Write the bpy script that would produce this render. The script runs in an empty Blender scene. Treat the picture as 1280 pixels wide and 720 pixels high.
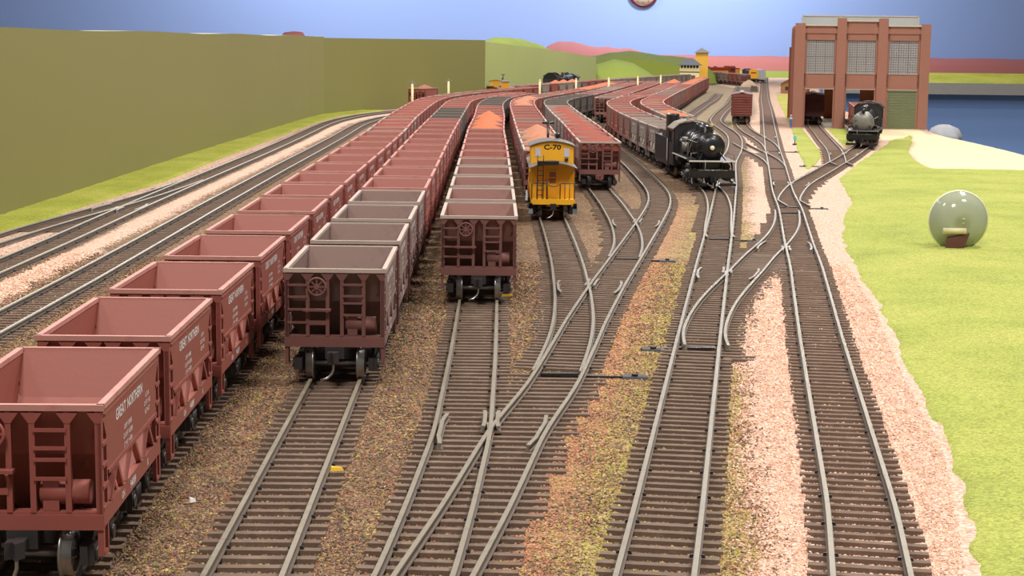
import bpy, math, random
import numpy as np

# ------------------------------------------------------------------ basics
S = 0.001                      # everything below is written in millimetres of the model railway
SC = bpy.context.scene
C = SC.collection
rnd = random.Random(11)
PI = math.pi


def lin(r, g, b):
    f = lambda c: c / 12.92 if c <= 0.04045 else ((c + 0.055) / 1.055) ** 2.4
    return (f(r / 255), f(g / 255), f(b / 255), 1.0)


class MB:
    """collects shapes (mm) and links them as one mesh object"""

    def __init__(s):
        s.v, s.f, s.m, s.sm = [], [], [], []

    def add(s, V, F, m=0, sm=False):
        b = len(s.v)
        s.v += [tuple(p) for p in V]
        for f in F:
            s.f.append(tuple(i + b for i in f)); s.m.append(m)
            s.sm.append(sm if isinstance(sm, bool) else len(f) == 4)
        return s

    def box(s, x0, x1, y0, y1, z0, z1, m=0):
        V = [(x0, y0, z0), (x1, y0, z0), (x1, y1, z0), (x0, y1, z0), (x0, y0, z1), (x1, y0, z1), (x1, y1, z1), (x0, y1, z1)]
        return s.add(V, [(0, 3, 2, 1), (4, 5, 6, 7), (0, 1, 5, 4), (1, 2, 6, 5), (2, 3, 7, 6), (3, 0, 4, 7)], m)

    def hexa(s, lo, hi, m=0):
        """eight corners: lo and hi are four points each, counter-clockwise seen from above"""
        return s.add(list(lo) + list(hi), [(0, 3, 2, 1), (4, 5, 6, 7), (0, 1, 5, 4), (1, 2, 6, 5), (2, 3, 7, 6), (3, 0, 4, 7)], m)

    def bar(s, p, q, w, h, m=0, up=(0, 0, 1)):
        p, q = np.array(p, float), np.array(q, float)
        d = q - p; d /= np.linalg.norm(d) or 1
        u = np.array(up, float)
        if abs(d @ u) > 0.95:
            u = np.array((0, 1.0, 0))
        a = np.cross(d, u); a /= np.linalg.norm(a); b = np.cross(a, d)
        a *= w / 2; b *= h / 2
        return s.hexa([p - a - b, p + a - b, q + a - b, q - a - b], [p - a + b, p + a + b, q + a + b, q - a + b], m)

    def tube(s, pts, r, n=8, m=0, caps=True):
        P = [np.array(p, float) for p in pts]
        R = r if isinstance(r, (list, tuple)) else [r] * len(P)
        V, F = [], []
        ref = None
        for i, p in enumerate(P):
            d = P[min(i + 1, len(P) - 1)] - P[max(i - 1, 0)]
            d = d / (np.linalg.norm(d) or 1)
            if ref is None:
                ref = np.array((0, 0, 1.0)) if abs(d[2]) < 0.9 else np.array((1.0, 0, 0))
            a = np.cross(d, ref); a /= np.linalg.norm(a) or 1
            b = np.cross(a, d); ref = b
            for k in range(n):
                t = 2 * PI * k / n
                V.append(p + R[i] * (math.cos(t) * a + math.sin(t) * b))
        for i in range(len(P) - 1):
            for k in range(n):
                k2 = (k + 1) % n
                F.append((i * n + k, i * n + k2, (i + 1) * n + k2, (i + 1) * n + k))
        s.add(V, F, m, True)
        if caps:
            b = len(s.v) - len(V)
            s.f.append(tuple(b + k for k in reversed(range(n)))); s.m.append(m); s.sm.append(False)
            s.f.append(tuple(b + (len(P) - 1) * n + k for k in range(n))); s.m.append(m); s.sm.append(False)
        return s

    def cyl(s, p, q, r, r2=None, n=14, m=0):
        return s.tube([p, q], [r, r if r2 is None else r2], n, m)

    def lathe(s, prof, o=(0, 0, 0), axis='z', n=20, m=0, sm=True):
        """prof: (radius, height along the axis)"""
        V, F = [], []
        for r, h in prof:
            for k in range(n):
                t = 2 * PI * k / n
                a, b = r * math.cos(t), r * math.sin(t)
                V.append({'z': (o[0] + a, o[1] + b, o[2] + h), 'y': (o[0] + b, o[1] + h, o[2] + a), 'x': (o[0] + h, o[1] + a, o[2] + b)}[axis])
        for i in range(len(prof) - 1):
            for k in range(n):
                k2 = (k + 1) % n
                F.append((i * n + k, i * n + k2, (i + 1) * n + k2, (i + 1) * n + k))
        s.add(V, F, m, sm)
        b = len(s.v) - len(V)
        if prof[0][0] > 1e-6:
            s.f.append(tuple(b + k for k in reversed(range(n)))); s.m.append(m); s.sm.append(False)
        if prof[-1][0] > 1e-6:
            s.f.append(tuple(b + (len(prof) - 1) * n + k for k in range(n))); s.m.append(m); s.sm.append(False)
        return s

    def prism(s, poly, axis, a0, a1, m=0, sm=False):
        """poly in the two other axes (x: y,z / y: x,z / z: x,y), extruded along axis"""
        def P(p, a):
            return {'x': (a, p[0], p[1]), 'y': (p[0], a, p[1]), 'z': (p[0], p[1], a)}[axis]
        n = len(poly)
        V = [P(p, a0) for p in poly] + [P(p, a1) for p in poly]
        F = [tuple(reversed(range(n))), tuple(range(n, 2 * n))] + [(i, (i + 1) % n, n + (i + 1) % n, n + i) for i in range(n)]
        return s.add(V, F, m, sm)

    def ring(s, o, R, r, axis='y', n=24, k=6, m=0):
        V, F = [], []
        for i in range(n):
            t = 2 * PI * i / n
            for j in range(k):
                u = 2 * PI * j / k
                rr = R + r * math.cos(u); h = r * math.sin(u)
                a, b = rr * math.cos(t), rr * math.sin(t)
                V.append({'z': (o[0] + a, o[1] + b, o[2] + h), 'y': (o[0] + a, o[1] + h, o[2] + b), 'x': (o[0] + h, o[1] + a, o[2] + b)}[axis])
        for i in range(n):
            for j in range(k):
                F.append((i * k + j, ((i + 1) % n) * k + j, ((i + 1) % n) * k + (j + 1) % k, i * k + (j + 1) % k))
        return s.add(V, F, m, True)

    def grid(s, fn, nu, nv, m=0, sm=True):
        V = [fn(i / nu, j / nv) for j in range(nv + 1) for i in range(nu + 1)]
        F = [(j * (nu + 1) + i, j * (nu + 1) + i + 1, (j + 1) * (nu + 1) + i + 1, (j + 1) * (nu + 1) + i) for j in range(nv) for i in range(nu)]
        return s.add(V, F, m, sm)

    def join(s, o, dx=0, dy=0, dz=0, flip=False, mirror=False):
        b = len(s.v)
        for x, y, z in o.v:
            if flip:
                x, y = -x, -y
            if mirror:
                x = -x
            s.v.append((x + dx, y + dy, z + dz))
        for f, m, sm in zip(o.f, o.m, o.sm):
            g = tuple(i + b for i in f)
            s.f.append(tuple(reversed(g)) if mirror else g); s.m.append(m); s.sm.append(sm)
        return s

    def mesh(s, name, mats):
        me = bpy.data.meshes.new(name)
        me.from_pydata([(x * S, y * S, z * S) for x, y, z in s.v], [], s.f)
        for m in (mats if isinstance(mats, (list, tuple)) else [mats]):
            me.materials.append(m)
        me.polygons.foreach_set('material_index', s.m)
        me.polygons.foreach_set('use_smooth', s.sm)
        me.update()
        return me

    def obj(s, name, mats, parent=None):
        return link(name, s.mesh(name, mats), parent)


def link(name, me, parent=None, mats=None):
    o = bpy.data.objects.new(name, me); C.objects.link(o)
    if parent is not None:
        o.parent = parent
    if mats:
        for i, m in enumerate(mats):
            o.material_slots[i].link = 'OBJECT'; o.material_slots[i].material = m
    return o


def tag(o, label=None, cat=None, group=None, kind=None):
    if label: o['label'] = label
    if cat: o['category'] = cat
    if group: o['group'] = group
    if kind: o['kind'] = kind
    return o


def thing(name, label, cat, x, y, z=0, rot=0, group=None):
    o = bpy.data.objects.new(name, None); C.objects.link(o)
    o.empty_display_size = 0.01
    o.location = (x * S, y * S, z * S); o.rotation_euler = (0, 0, rot)
    return tag(o, label, cat, group)


def text_mesh(txt, size, mat, thick=0.0, bold=0.018):
    cu = bpy.data.curves.new('lettering', 'FONT')
    cu.body = txt; cu.size = size * S; cu.align_x = 'CENTER'; cu.align_y = 'CENTER'
    cu.offset = size * S * bold; cu.extrude = thick * S; cu.resolution_u = 2
    o = bpy.data.objects.new('lettering', cu); C.objects.link(o)
    dg = bpy.context.evaluated_depsgraph_get()
    me = bpy.data.meshes.new_from_object(o.evaluated_get(dg))
    bpy.data.objects.remove(o); bpy.data.curves.remove(cu)
    V = [tuple(c / S for c in v.co) for v in me.vertices]
    F = [tuple(p.vertices) for p in me.polygons]
    bpy.data.meshes.remove(me)
    return V, F


# ------------------------------------------------------------------ materials
def mat(name, rgb, rough=0.7, metal=0.0, var=0.10, scale=120, bump=0.0, bscale=900, spec=0.5, wear=None, wear_amt=0.0, wear_scale=60):
    m = bpy.data.materials.new(name); m.use_nodes = True
    nt = m.node_tree; b = nt.nodes['Principled BSDF']
    b.inputs['Roughness'].default_value = rough; b.inputs['Metallic'].default_value = metal
    b.inputs['Specular IOR Level'].default_value = spec
    c = lin(*rgb)
    tc = nt.nodes.new('ShaderNodeTexCoord')
    n = nt.nodes.new('ShaderNodeTexNoise'); n.inputs['Scale'].default_value = scale; n.inputs['Detail'].default_value = 5
    nt.links.new(tc.outputs['Object'], n.inputs['Vector'])
    mx = nt.nodes.new('ShaderNodeMix'); mx.data_type = 'RGBA'
    mx.inputs['A'].default_value = tuple(x * (1 - var) for x in c[:3]) + (1,)
    mx.inputs['B'].default_value = tuple(min(1, x * (1 + var)) for x in c[:3]) + (1,)
    nt.links.new(n.outputs['Fac'], mx.inputs['Factor'])
    out = mx.outputs['Result']
    if wear is not None:
        n2 = nt.nodes.new('ShaderNodeTexNoise'); n2.inputs['Scale'].default_value = wear_scale; n2.inputs['Detail'].default_value = 8
        n2.inputs['Roughness'].default_value = 0.7
        nt.links.new(tc.outputs['Object'], n2.inputs['Vector'])
        r = nt.nodes.new('ShaderNodeValToRGB')
        r.color_ramp.elements[0].position = 0.62 - wear_amt * 0.4; r.color_ramp.elements[1].position = 0.80 - wear_amt * 0.3
        nt.links.new(n2.outputs['Fac'], r.inputs['Fac'])
        m2 = nt.nodes.new('ShaderNodeMix'); m2.data_type = 'RGBA'
        nt.links.new(r.outputs['Color'], m2.inputs['Factor']); nt.links.new(out, m2.inputs['A'])
        m2.inputs['B'].default_value = lin(*wear); out = m2.outputs['Result']
    nt.links.new(out, b.inputs['Base Color'])
    if bump > 0:
        n3 = nt.nodes.new('ShaderNodeTexNoise'); n3.inputs['Scale'].default_value = bscale; n3.inputs['Detail'].default_value = 3
        nt.links.new(tc.outputs['Object'], n3.inputs['Vector'])
        bp = nt.nodes.new('ShaderNodeBump'); bp.inputs['Strength'].default_value = bump; bp.inputs['Distance'].default_value = 0.0005
        nt.links.new(n3.outputs['Fac'], bp.inputs['Height']); nt.links.new(bp.outputs['Normal'], b.inputs['Normal'])
    return m


def ramp(nt, cols, src):
    r = nt.nodes.new('ShaderNodeValToRGB'); e = r.color_ramp.elements
    r.color_ramp.interpolation = 'CONSTANT'
    n = len(cols)
    e[0].position = 0; e[0].color = lin(*cols[0])
    e[1].position = 1 / n; e[1].color = lin(*cols[1])
    for i in range(2, n):
        k = e.new(i / n); k.color = lin(*cols[i])
    nt.links.new(src, r.inputs['Fac'])
    return r.outputs['Color']


def ground_material(name, stones=False):
    """crushed-stone ballast: every grain takes its colour from the palette of the zone it lies in"""
    m = bpy.data.materials.new(name); m.use_nodes = True
    nt = m.node_tree; b = nt.nodes['Principled BSDF']; b.inputs['Roughness'].default_value = 0.9
    b.inputs['Specular IOR Level'].default_value = 0.2
    tc = nt.nodes.new('ShaderNodeTexCoord')
    vo = nt.nodes.new('ShaderNodeTexVoronoi'); vo.inputs['Scale'].default_value = 1050; vo.inputs['Randomness'].default_value = 1
    nt.links.new(tc.outputs['Object'], vo.inputs['Vector'])
    sep = nt.nodes.new('ShaderNodeSeparateColor'); nt.links.new(vo.outputs['Color'], sep.inputs['Color'])
    src = {'Red': sep.outputs['Red'], 'Green': sep.outputs['Green'], 'Blue': sep.outputs['Blue']}
    if stones:
        for c_, q in (('Red', 'ra'), ('Green', 'rb'), ('Blue', 'rc')):
            at = nt.nodes.new('ShaderNodeAttribute'); at.attribute_name = q; src[c_] = at.outputs['Fac']
    pal = {
        'brown': [(98, 76, 64), (134, 104, 84), (158, 122, 96), (118, 96, 82), (148, 116, 94), (164, 110, 84), (140, 128, 84), (112, 86, 70), (172, 138, 110), (108, 94, 88)],
        'rust': [(184, 130, 100), (198, 142, 110), (172, 118, 92), (206, 158, 124), (190, 134, 106), (160, 122, 98), (196, 160, 120), (180, 126, 96)],
        'moss': [(174, 160, 88), (190, 172, 104), (156, 140, 82), (192, 162, 112), (178, 168, 86), (160, 128, 92), (200, 180, 124), (166, 148, 92)],
        'pink': [(228, 190, 168), (238, 204, 184), (214, 170, 146), (242, 212, 194), (224, 180, 154), (204, 160, 138), (232, 194, 168), (240, 206, 188)],
        'grey': [(150, 134, 116), (166, 150, 128), (136, 120, 106), (178, 160, 136), (156, 136, 112), (142, 128, 114)],
    }
    out = ramp(nt, pal['brown'], src['Red'])
    nz = nt.nodes.new('ShaderNodeTexNoise'); nz.inputs['Scale'].default_value = 75; nz.inputs['Detail'].default_value = 4
    nt.links.new(tc.outputs['Object'], nz.inputs['Vector'])
    for k in ('grey', 'rust', 'moss', 'pink'):
        at = nt.nodes.new('ShaderNodeAttribute'); at.attribute_name = k
        # weight + patchy noise against the grain's own random number
        a = nt.nodes.new('ShaderNodeMath'); a.operation = 'MULTIPLY_ADD'
        nt.links.new(nz.outputs['Fac'], a.inputs[0]); a.inputs[1].default_value = 1.6 if k != 'pink' else 0.7; a.inputs[2].default_value = -0.8 if k != 'pink' else -0.35
        w = nt.nodes.new('ShaderNodeMath'); w.operation = 'MULTIPLY'   # no patches where the zone is absent or total
        om = nt.nodes.new('ShaderNodeMath'); om.operation = 'MULTIPLY_ADD'; nt.links.new(at.outputs['Fac'], om.inputs[0])
        om.inputs[1].default_value = -1; om.inputs[2].default_value = 1
        w2 = nt.nodes.new('ShaderNodeMath'); w2.operation = 'MULTIPLY'
        nt.links.new(at.outputs['Fac'], w2.inputs[0]); nt.links.new(om.outputs[0], w2.inputs[1])
        w3 = nt.nodes.new('ShaderNodeMath'); w3.operation = 'MULTIPLY'; nt.links.new(w2.outputs[0], w3.inputs[0]); w3.inputs[1].default_value = 4
        nt.links.new(a.outputs[0], w.inputs[0]); nt.links.new(w3.outputs[0], w.inputs[1])
        s = nt.nodes.new('ShaderNodeMath'); nt.links.new(at.outputs['Fac'], s.inputs[0]); nt.links.new(w.outputs[0], s.inputs[1])
        g = nt.nodes.new('ShaderNodeMath'); g.operation = 'GREATER_THAN'
        nt.links.new(s.outputs[0], g.inputs[0]); nt.links.new(src['Green'], g.inputs[1])
        mx = nt.nodes.new('ShaderNodeMix'); mx.data_type = 'RGBA'
        nt.links.new(g.outputs[0], mx.inputs['Factor']); nt.links.new(out, mx.inputs['A'])
        nt.links.new(ramp(nt, pal[k], src['Blue']), mx.inputs['B']); out = mx.outputs['Result']
    if not stones:                                       # ground colour darkened to stand in for shade between the grains
        hs = nt.nodes.new('ShaderNodeHueSaturation'); hs.inputs['Value'].default_value = 0.86; nt.links.new(out, hs.inputs['Color']); out = hs.outputs['Color']
    nt.links.new(out, b.inputs['Base Color'])
    if stones: return m
    bp = nt.nodes.new('ShaderNodeBump'); bp.invert = True; bp.inputs['Strength'].default_value = 0.9; bp.inputs['Distance'].default_value = 0.0007
    nt.links.new(vo.outputs['Distance'], bp.inputs['Height']); nt.links.new(bp.outputs['Normal'], b.inputs['Normal'])
    return m


def grass_material(name, c1, c2, c3):
    m = bpy.data.materials.new(name); m.use_nodes = True
    nt = m.node_tree; b = nt.nodes['Principled BSDF']; b.inputs['Roughness'].default_value = 0.95
    b.inputs['Specular IOR Level'].default_value = 0.1
    tc = nt.nodes.new('ShaderNodeTexCoord')
    n = nt.nodes.new('ShaderNodeTexNoise'); n.inputs['Scale'].default_value = 14; n.inputs['Detail'].default_value = 6; n.inputs['Roughness'].default_value = 0.65
    nt.links.new(tc.outputs['Object'], n.inputs['Vector'])
    r = nt.nodes.new('ShaderNodeValToRGB'); e = r.color_ramp.elements
    e[0].position = 0.3; e[0].color = lin(*c1); e[1].position = 0.72; e[1].color = lin(*c3)
    k = e.new(0.5); k.color = lin(*c2)
    nt.links.new(n.outputs['Fac'], r.inputs['Fac'])
    v = nt.nodes.new('ShaderNodeTexVoronoi'); v.inputs['Scale'].default_value = 1500
    nt.links.new(tc.outputs['Object'], v.inputs['Vector'])
    sp = nt.nodes.new('ShaderNodeSeparateColor'); nt.links.new(v.outputs['Color'], sp.inputs['Color'])
    hs = nt.nodes.new('ShaderNodeHueSaturation')
    mr = nt.nodes.new('ShaderNodeMapRange'); mr.inputs['To Min'].default_value = 0.72; mr.inputs['To Max'].default_value = 1.25
    nt.links.new(sp.outputs['Red'], mr.inputs['Value']); nt.links.new(mr.outputs['Result'], hs.inputs['Value'])
    nt.links.new(r.outputs['Color'], hs.inputs['Color']); nt.links.new(hs.outputs['Color'], b.inputs['Base Color'])
    bp = nt.nodes.new('ShaderNodeBump'); bp.invert = True; bp.inputs['Strength'].default_value = 0.6; bp.inputs['Distance'].default_value = 0.0006
    nt.links.new(v.outputs['Distance'], bp.inputs['Height']); nt.links.new(bp.outputs['Normal'], b.inputs['Normal'])
    return m


def glass_material(name, rgb, alpha=0.5, rough=0.25):
    m = bpy.data.materials.new(name); m.use_nodes = True
    nt = m.node_tree; b = nt.nodes['Principled BSDF']
    b.inputs['Base Color'].default_value = lin(*rgb); b.inputs['Roughness'].default_value = rough
    b.inputs['Alpha'].default_value = alpha
    return m


M = {}
M['ore_red'] = mat('oxide_red_paint', (150, 83, 70), 0.55, var=0.06, bump=0.05, wear=(140, 74, 66), wear_amt=0.2)
M['ore_red2'] = mat('faded_oxide_paint', (140, 79, 67), 0.65, var=0.10, bump=0.05, wear=(156, 100, 90), wear_amt=0.2)
M['ore_brown'] = mat('weathered_brown_paint', (126, 100, 92), 0.75, var=0.12, bump=0.06, wear=(104, 78, 72), wear_amt=0.3)
M['ore_mauve'] = mat('weathered_mauve_paint', (138, 96, 86), 0.75, var=0.12, bump=0.06, wear=(112, 78, 72), wear_amt=0.3)
M['ore_grey'] = mat('dusty_grey_paint', (142, 128, 118), 0.8, var=0.12, bump=0.06, wear=(112, 92, 84), wear_amt=0.3)
M['ore_dark'] = mat('dark_soot_paint', (86, 76, 70), 0.8, var=0.15, bump=0.06)
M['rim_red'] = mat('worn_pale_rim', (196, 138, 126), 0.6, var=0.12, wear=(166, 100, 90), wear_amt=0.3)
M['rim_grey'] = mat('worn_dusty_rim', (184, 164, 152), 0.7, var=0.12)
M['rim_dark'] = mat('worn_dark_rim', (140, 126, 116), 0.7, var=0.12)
M['end_dark'] = mat('grimy_red_frame', (116, 74, 68), 0.7, var=0.15, bump=0.05)
M['frame_red'] = mat('red_end_frame', (150, 80, 70), 0.6, var=0.08, bump=0.05)
M['load_orange'] = mat('orange_ore', (196, 116, 84), 0.95, var=0.22, scale=700, bump=0.8, bscale=900, spec=0.1)
M['load_tan'] = mat('tan_ore', (186, 128, 102), 0.95, var=0.20, scale=700, bump=0.8, bscale=900, spec=0.1)
M['load_red'] = mat('red_ore', (150, 84, 72), 0.95, var=0.20, scale=700, bump=0.8, bscale=900, spec=0.1)
M['load_brown'] = mat('brown_ore', (160, 108, 92), 0.95, var=0.20, scale=700, bump=0.8, bscale=900, spec=0.1)
M['white_ink'] = mat('white_lettering', (232, 222, 220), 0.7, var=0.03)
M['truck_black'] = mat('black_truck_casting', (52, 48, 48), 0.45, var=0.2, spec=0.5)
M['steel'] = mat('polished_steel', (190, 186, 180), 0.3, 0.9, var=0.05)
M['wheel'] = mat('worn_wheel', (148, 144, 140), 0.32, 0.8, var=0.1)
M['tie'] = mat('tie_brown', (112, 93, 80), 0.85, var=0.25, scale=180, bump=0.3, bscale=1500, spec=0.2, wear=(136, 116, 100), wear_amt=0.25, wear_scale=120)
M['tie_far'] = mat('tie_dusty', (128, 108, 96), 0.85, var=0.2, scale=180, bump=0.3, bscale=1500, spec=0.2)
M['rail'] = mat('weathered_rail', (132, 121, 103), 0.5, 0.0, var=0.10, scale=300, spec=0.5, wear=(112, 100, 86), wear_amt=0.3, wear_scale=200)
M['rail_side'] = mat('rusty_rail_web', (92, 76, 64), 0.7, 0.0, var=0.15, scale=300)
M['rail_main'] = mat('bright_rail_head', (182, 175, 164), 0.35, 0.2, var=0.08, scale=300)
M['rail_main_side'] = mat('dark_rail_web', (82, 74, 68), 0.6, 0.0, var=0.15, scale=300)
M['dark_iron'] = mat('dark_iron', (50, 45, 44), 0.5, 0.3, var=0.15)
M['ground'] = ground_material('mixed_ballast'); M['stones'] = ground_material('ballast_grains', True)
M['grass'] = grass_material('bright_turf', (146, 154, 78), (164, 169, 86), (180, 177, 100))
M['grass_left'] = grass_material('left_turf', (146, 150, 62), (166, 168, 72), (182, 178, 88))
M['grass_dry'] = grass_material('dry_turf', (158, 158, 80), (174, 168, 88), (188, 178, 108))
M['sand'] = mat('pale_sand', (220, 202, 164), 0.95, var=0.06, scale=60, bump=0.3, bscale=900, spec=0.1)
M['black'] = mat('gloss_black_paint', (30, 29, 31), 0.28, var=0.2, spec=0.6)
M['black_soft'] = mat('satin_black_paint', (40, 38, 40), 0.45, var=0.2, spec=0.5)
M['graphite'] = mat('graphite_smokebox', (128, 124, 118), 0.4, 0.3, var=0.15)
M['silver'] = mat('silver_paint', (196, 194, 190), 0.3, 0.6, var=0.08)
M['edge_white'] = mat('white_edge_paint', (214, 206, 198), 0.6, var=0.05)
M['yellow'] = mat('caboose_yellow', (232, 168, 30), 0.5, var=0.05, bump=0.03)
M['roof_grey'] = mat('weathered_roof_grey', (138, 128, 118), 0.7, var=0.12)
M['boxcar'] = mat('boxcar_red', (124, 66, 54), 0.6, var=0.08)
M['boxcar_dark'] = mat('boxcar_dark_red', (92, 44, 42), 0.6, var=0.08)
M['roof_edge'] = mat('dark_caboose_roof', (104, 98, 94), 0.7, var=0.1)
M['lamp'] = mat('lamp_lens', (240, 226, 190), 0.2, var=0.02)
M['window_dark'] = mat('dark_window_glass', (60, 52, 50), 0.15, var=0.1)
M['window_pale'] = mat('pale_window_glass', (196, 186, 190), 0.15, var=0.1)
M['coal'] = mat('coal', (32, 30, 30), 0.6, var=0.3, scale=500, bump=1.0, bscale=700)

# ------------------------------------------------------------------ camera
cam = bpy.data.cameras.new('camera'); co = bpy.data.objects.new('camera', cam); C.objects.link(co)
TH, RO, CAMH = math.radians(8.08682), math.radians(0.71520), 110.364
from mathutils import Matrix, Vector
fw = Vector((0, math.cos(TH), -math.sin(TH))); rt = Vector((1, 0, 0)); up = rt.cross(fw)
r2 = rt * math.cos(RO) + up * math.sin(RO); u2 = up * math.cos(RO) - rt * math.sin(RO)
mw = Matrix((r2, u2, -fw)).transposed().to_4x4(); mw.translation = Vector((0, 0, CAMH * S))
co.matrix_world = mw
cam.sensor_width = 36; cam.lens = 2100 / 1280 * 36
cam.clip_start = 0.02; cam.clip_end = 60
SC.camera = co

# ------------------------------------------------------------------ track routes (centre lines, x against y, mm)
ROUTE = {
    'main': [(62, 240), (70, 300), (87, 403), (122, 653), (155, 880), (168, 979), (199, 1200), (217, 1350), (272, 1745), (300, 1952), (328, 2146), (401, 2656), (483, 3225), (595, 4020), (962, 6520), (1200, 8100)],
    'second': [(15, 240), (23, 290), (31, 344), (39, 400), (74, 653), (105, 876), (128, 1038), (147, 1175), (180, 1416), (216, 1700), (252, 1920), (278, 2110), (294, 2250), (305, 2400), (312, 2560), (327, 2754), (384, 3135), (434, 3440), (474, 3700), (550, 4225), (622, 4713), (745, 5600)],
    'cross': [(73, 600), (75.5, 655), (81.5, 692), (91, 740), (105, 797), (121, 857), (137, 922), (157, 993), (175, 1070), (184, 1120), (194, 1185)],
    'link': [(256, 1625), (265, 1700), (270.5, 1770), (273, 1840), (273.5, 1910), (275, 1990), (280, 2110)],
    'house_b': [(209, 1270), (214, 1300), (226, 1355), (240, 1415), (258, 1480), (284, 1562), (331, 1722), (348, 1775), (410, 1995), (436, 2085), (463, 2200), (487, 2330), (530, 2600), (580, 2920)],
    'house_a': [(333, 1725), (341, 1771), (352, 1830), (362, 1892), (376, 1980), (396, 2130), (420, 2300), (455, 2555), (475, 2680), (515, 2940)],
    'lead': [(-30, 240), (-24, 300), (-20, 342), (-17, 400), (-14, 478), (-14, 608), (-15, 750), (-18, 1000), (-22, 1300), (-26, 1560), (-27, 1850), (-31, 2150), (-32, 2300), (-27, 2490), (-14, 2680), (8, 2820), (36, 2940)],
    'ladder': [(-29, 240), (-22, 300), (-16, 343), (-8, 400), (2, 482), (14, 552), (24, 630), (31, 688), (45.5, 794), (62, 906), (88, 1084), (104, 1200), (112, 1275), (116, 1350), (117, 1480), (117, 1660), (115, 1820), (113, 1990), (113, 2200), (117, 2360), (126, 2500), (142, 2640), (158, 2760), (176, 2880), (209, 3115), (250, 3420), (296, 3740), (334, 4060), (352, 4220)],
    'caboose': [(16, 575), (20, 612), (23, 645), (26, 690), (28, 760), (29, 876), (28, 1000), (26, 1120), (24, 1258), (21, 1440), (18, 1650), (15, 1900), (11, 2200), (11, 2370), (14, 2500), (26, 2630), (52, 2770), (85, 2960), (112, 3110), (142, 3290), (180, 3550), (223, 3880), (262, 4170)],
    'heaped': [(60, 900), (66, 950), (70, 1010), (72, 1090), (72, 1220), (70, 1330), (68, 1470), (66, 1700), (60, 2030), (57, 2330), (60, 2470), (70, 2560), (92, 2690), (121, 2855), (160, 3100), (190, 3330), (228, 3600), (270, 3890), (310, 4170)],
    'engine': [(126, 1025), (135, 1100), (146, 1180), (155, 1265), (161, 1340), (163, 1400), (162, 1500), (157, 1600), (151, 1700), (146, 1830), (142, 2000), (141, 2180), (145, 2370), (157, 2520), (174, 2620), (200, 2776), (238, 3000), (265, 3180), (300, 3450), (348, 3800), (396, 4180)],
    'orange': [(180, 1420), (185, 1520), (188, 1650), (189, 1800), (189, 1957), (190, 2100), (191, 2250), (194, 2390), (206, 2530), (231, 2710), (272, 3010), (309, 3265), (344, 3500), (390, 3830), (440, 4170), (545, 4880)],
    'empty': [(225, 2150), (238, 2350), (256, 2560), (290, 2850), (334, 3130), (394, 3520), (466, 3960), (556, 4600)],
    'spur': [(296, 1925), (305, 1990), (314, 2080), (322, 2200), (331, 2380), (345, 2550), (357, 2650), (375, 2790), (400, 3000)],
    'wall_main': [(-204, 240), (-205, 500), (-206, 800), (-208, 950), (-211, 1150), (-215, 1500), (-217, 1850), (-220, 2150), (-225, 2400), (-224, 2520), (-217, 2650), (-200, 2800), (-170, 2950), (-131, 3090), (-75, 3240), (-15, 3400), (45, 3600), (105, 3840), (165, 4080), (240, 4360), (330, 4690), (430, 5060), (569, 5540), (720, 6000)],
    'outer_main': [(-254, 240), (-256, 600), (-258, 950), (-262, 1150), (-264, 1370), (-266, 1780), (-270, 2100), (-276, 2400), (-276, 2540), (-268, 2680), (-250, 2840), (-220, 2980), (-182, 3110), (-128, 3260), (-67, 3420), (-8, 3610), (52, 3850), (112, 4090), (187, 4370), (277, 4700), (377, 5070), (516, 5550), (667, 6010)],
    'siding': [(-297, 900), (-292, 1000), (-286, 1080), (-280, 1140), (-272, 1230), (-268, 1320), (-266, 1400)],
}
ROUTE['wall'] = [(-94, 240), (-100, 330), (-104, 450), (-106, 750), (-109, 1000), (-111, 1250), (-114, 1500), (-121, 1800), (-124, 2100), (-125, 2400), (-116, 2600), (-92, 2780), (-58, 2950), (-20, 3110), (20, 3280), (54, 3430)]
ROUTE['grey'] = [(-55, 240), (-56, 340), (-59, 555), (-64, 1000), (-68, 1290), (-71, 1540), (-75, 2020), (-78, 2390), (-68, 2540), (-50, 2660), (-22, 2810), (8, 2940)]


class Path:
    def __init__(s, pts):
        p = np.array(pts, float)
        Y = np.arange(p[0, 1], p[-1, 1] + 0.01, 4.0)
        X = np.interp(Y, p[:, 1], p[:, 0])
        # smooth, more strongly far away where the readings are coarse
        W = np.clip(Y * 0.03, 12, 90)
        for _ in range(2):
            cs = np.concatenate([[0], np.cumsum(X)]); n = len(X); i = np.arange(n)
            h = np.minimum(np.minimum((W / 4).astype(int), i), n - 1 - i)
            X = (cs[i + h + 1] - cs[i - h]) / (2 * h + 1)
        s.Y, s.X = Y, X
        s.A = np.concatenate([[0], np.cumsum(np.hypot(np.diff(X), np.diff(Y)))])

    def x(s, y): return float(np.interp(y, s.Y, s.X))

    def at(s, a): return float(np.interp(a, s.A, s.X)), float(np.interp(a, s.A, s.Y))

    def arc(s, y): return float(np.interp(y, s.Y, s.A))

    def head(s, y):
        d = (s.x(y + 6) - s.x(y - 6)) / 12
        return math.atan2(d, 1)          # angle to the right of +y


P = {k: Path(v) for k, v in ROUTE.items()}

TIE_TOP, GROUND = -2.2, -3.15
TH_ = 13.7                      # half the length of a tie


def sample(path, y0, y1, off):
    n = max(2, int((y1 - y0) / max(4, min(20, y0 * 0.008))) + 1)
    out = []
    for y in np.linspace(y0, y1, n):
        h = path.head(y)
        out.append((path.x(y) + off * math.cos(h), y - off * math.sin(h), h))
    return out


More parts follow.
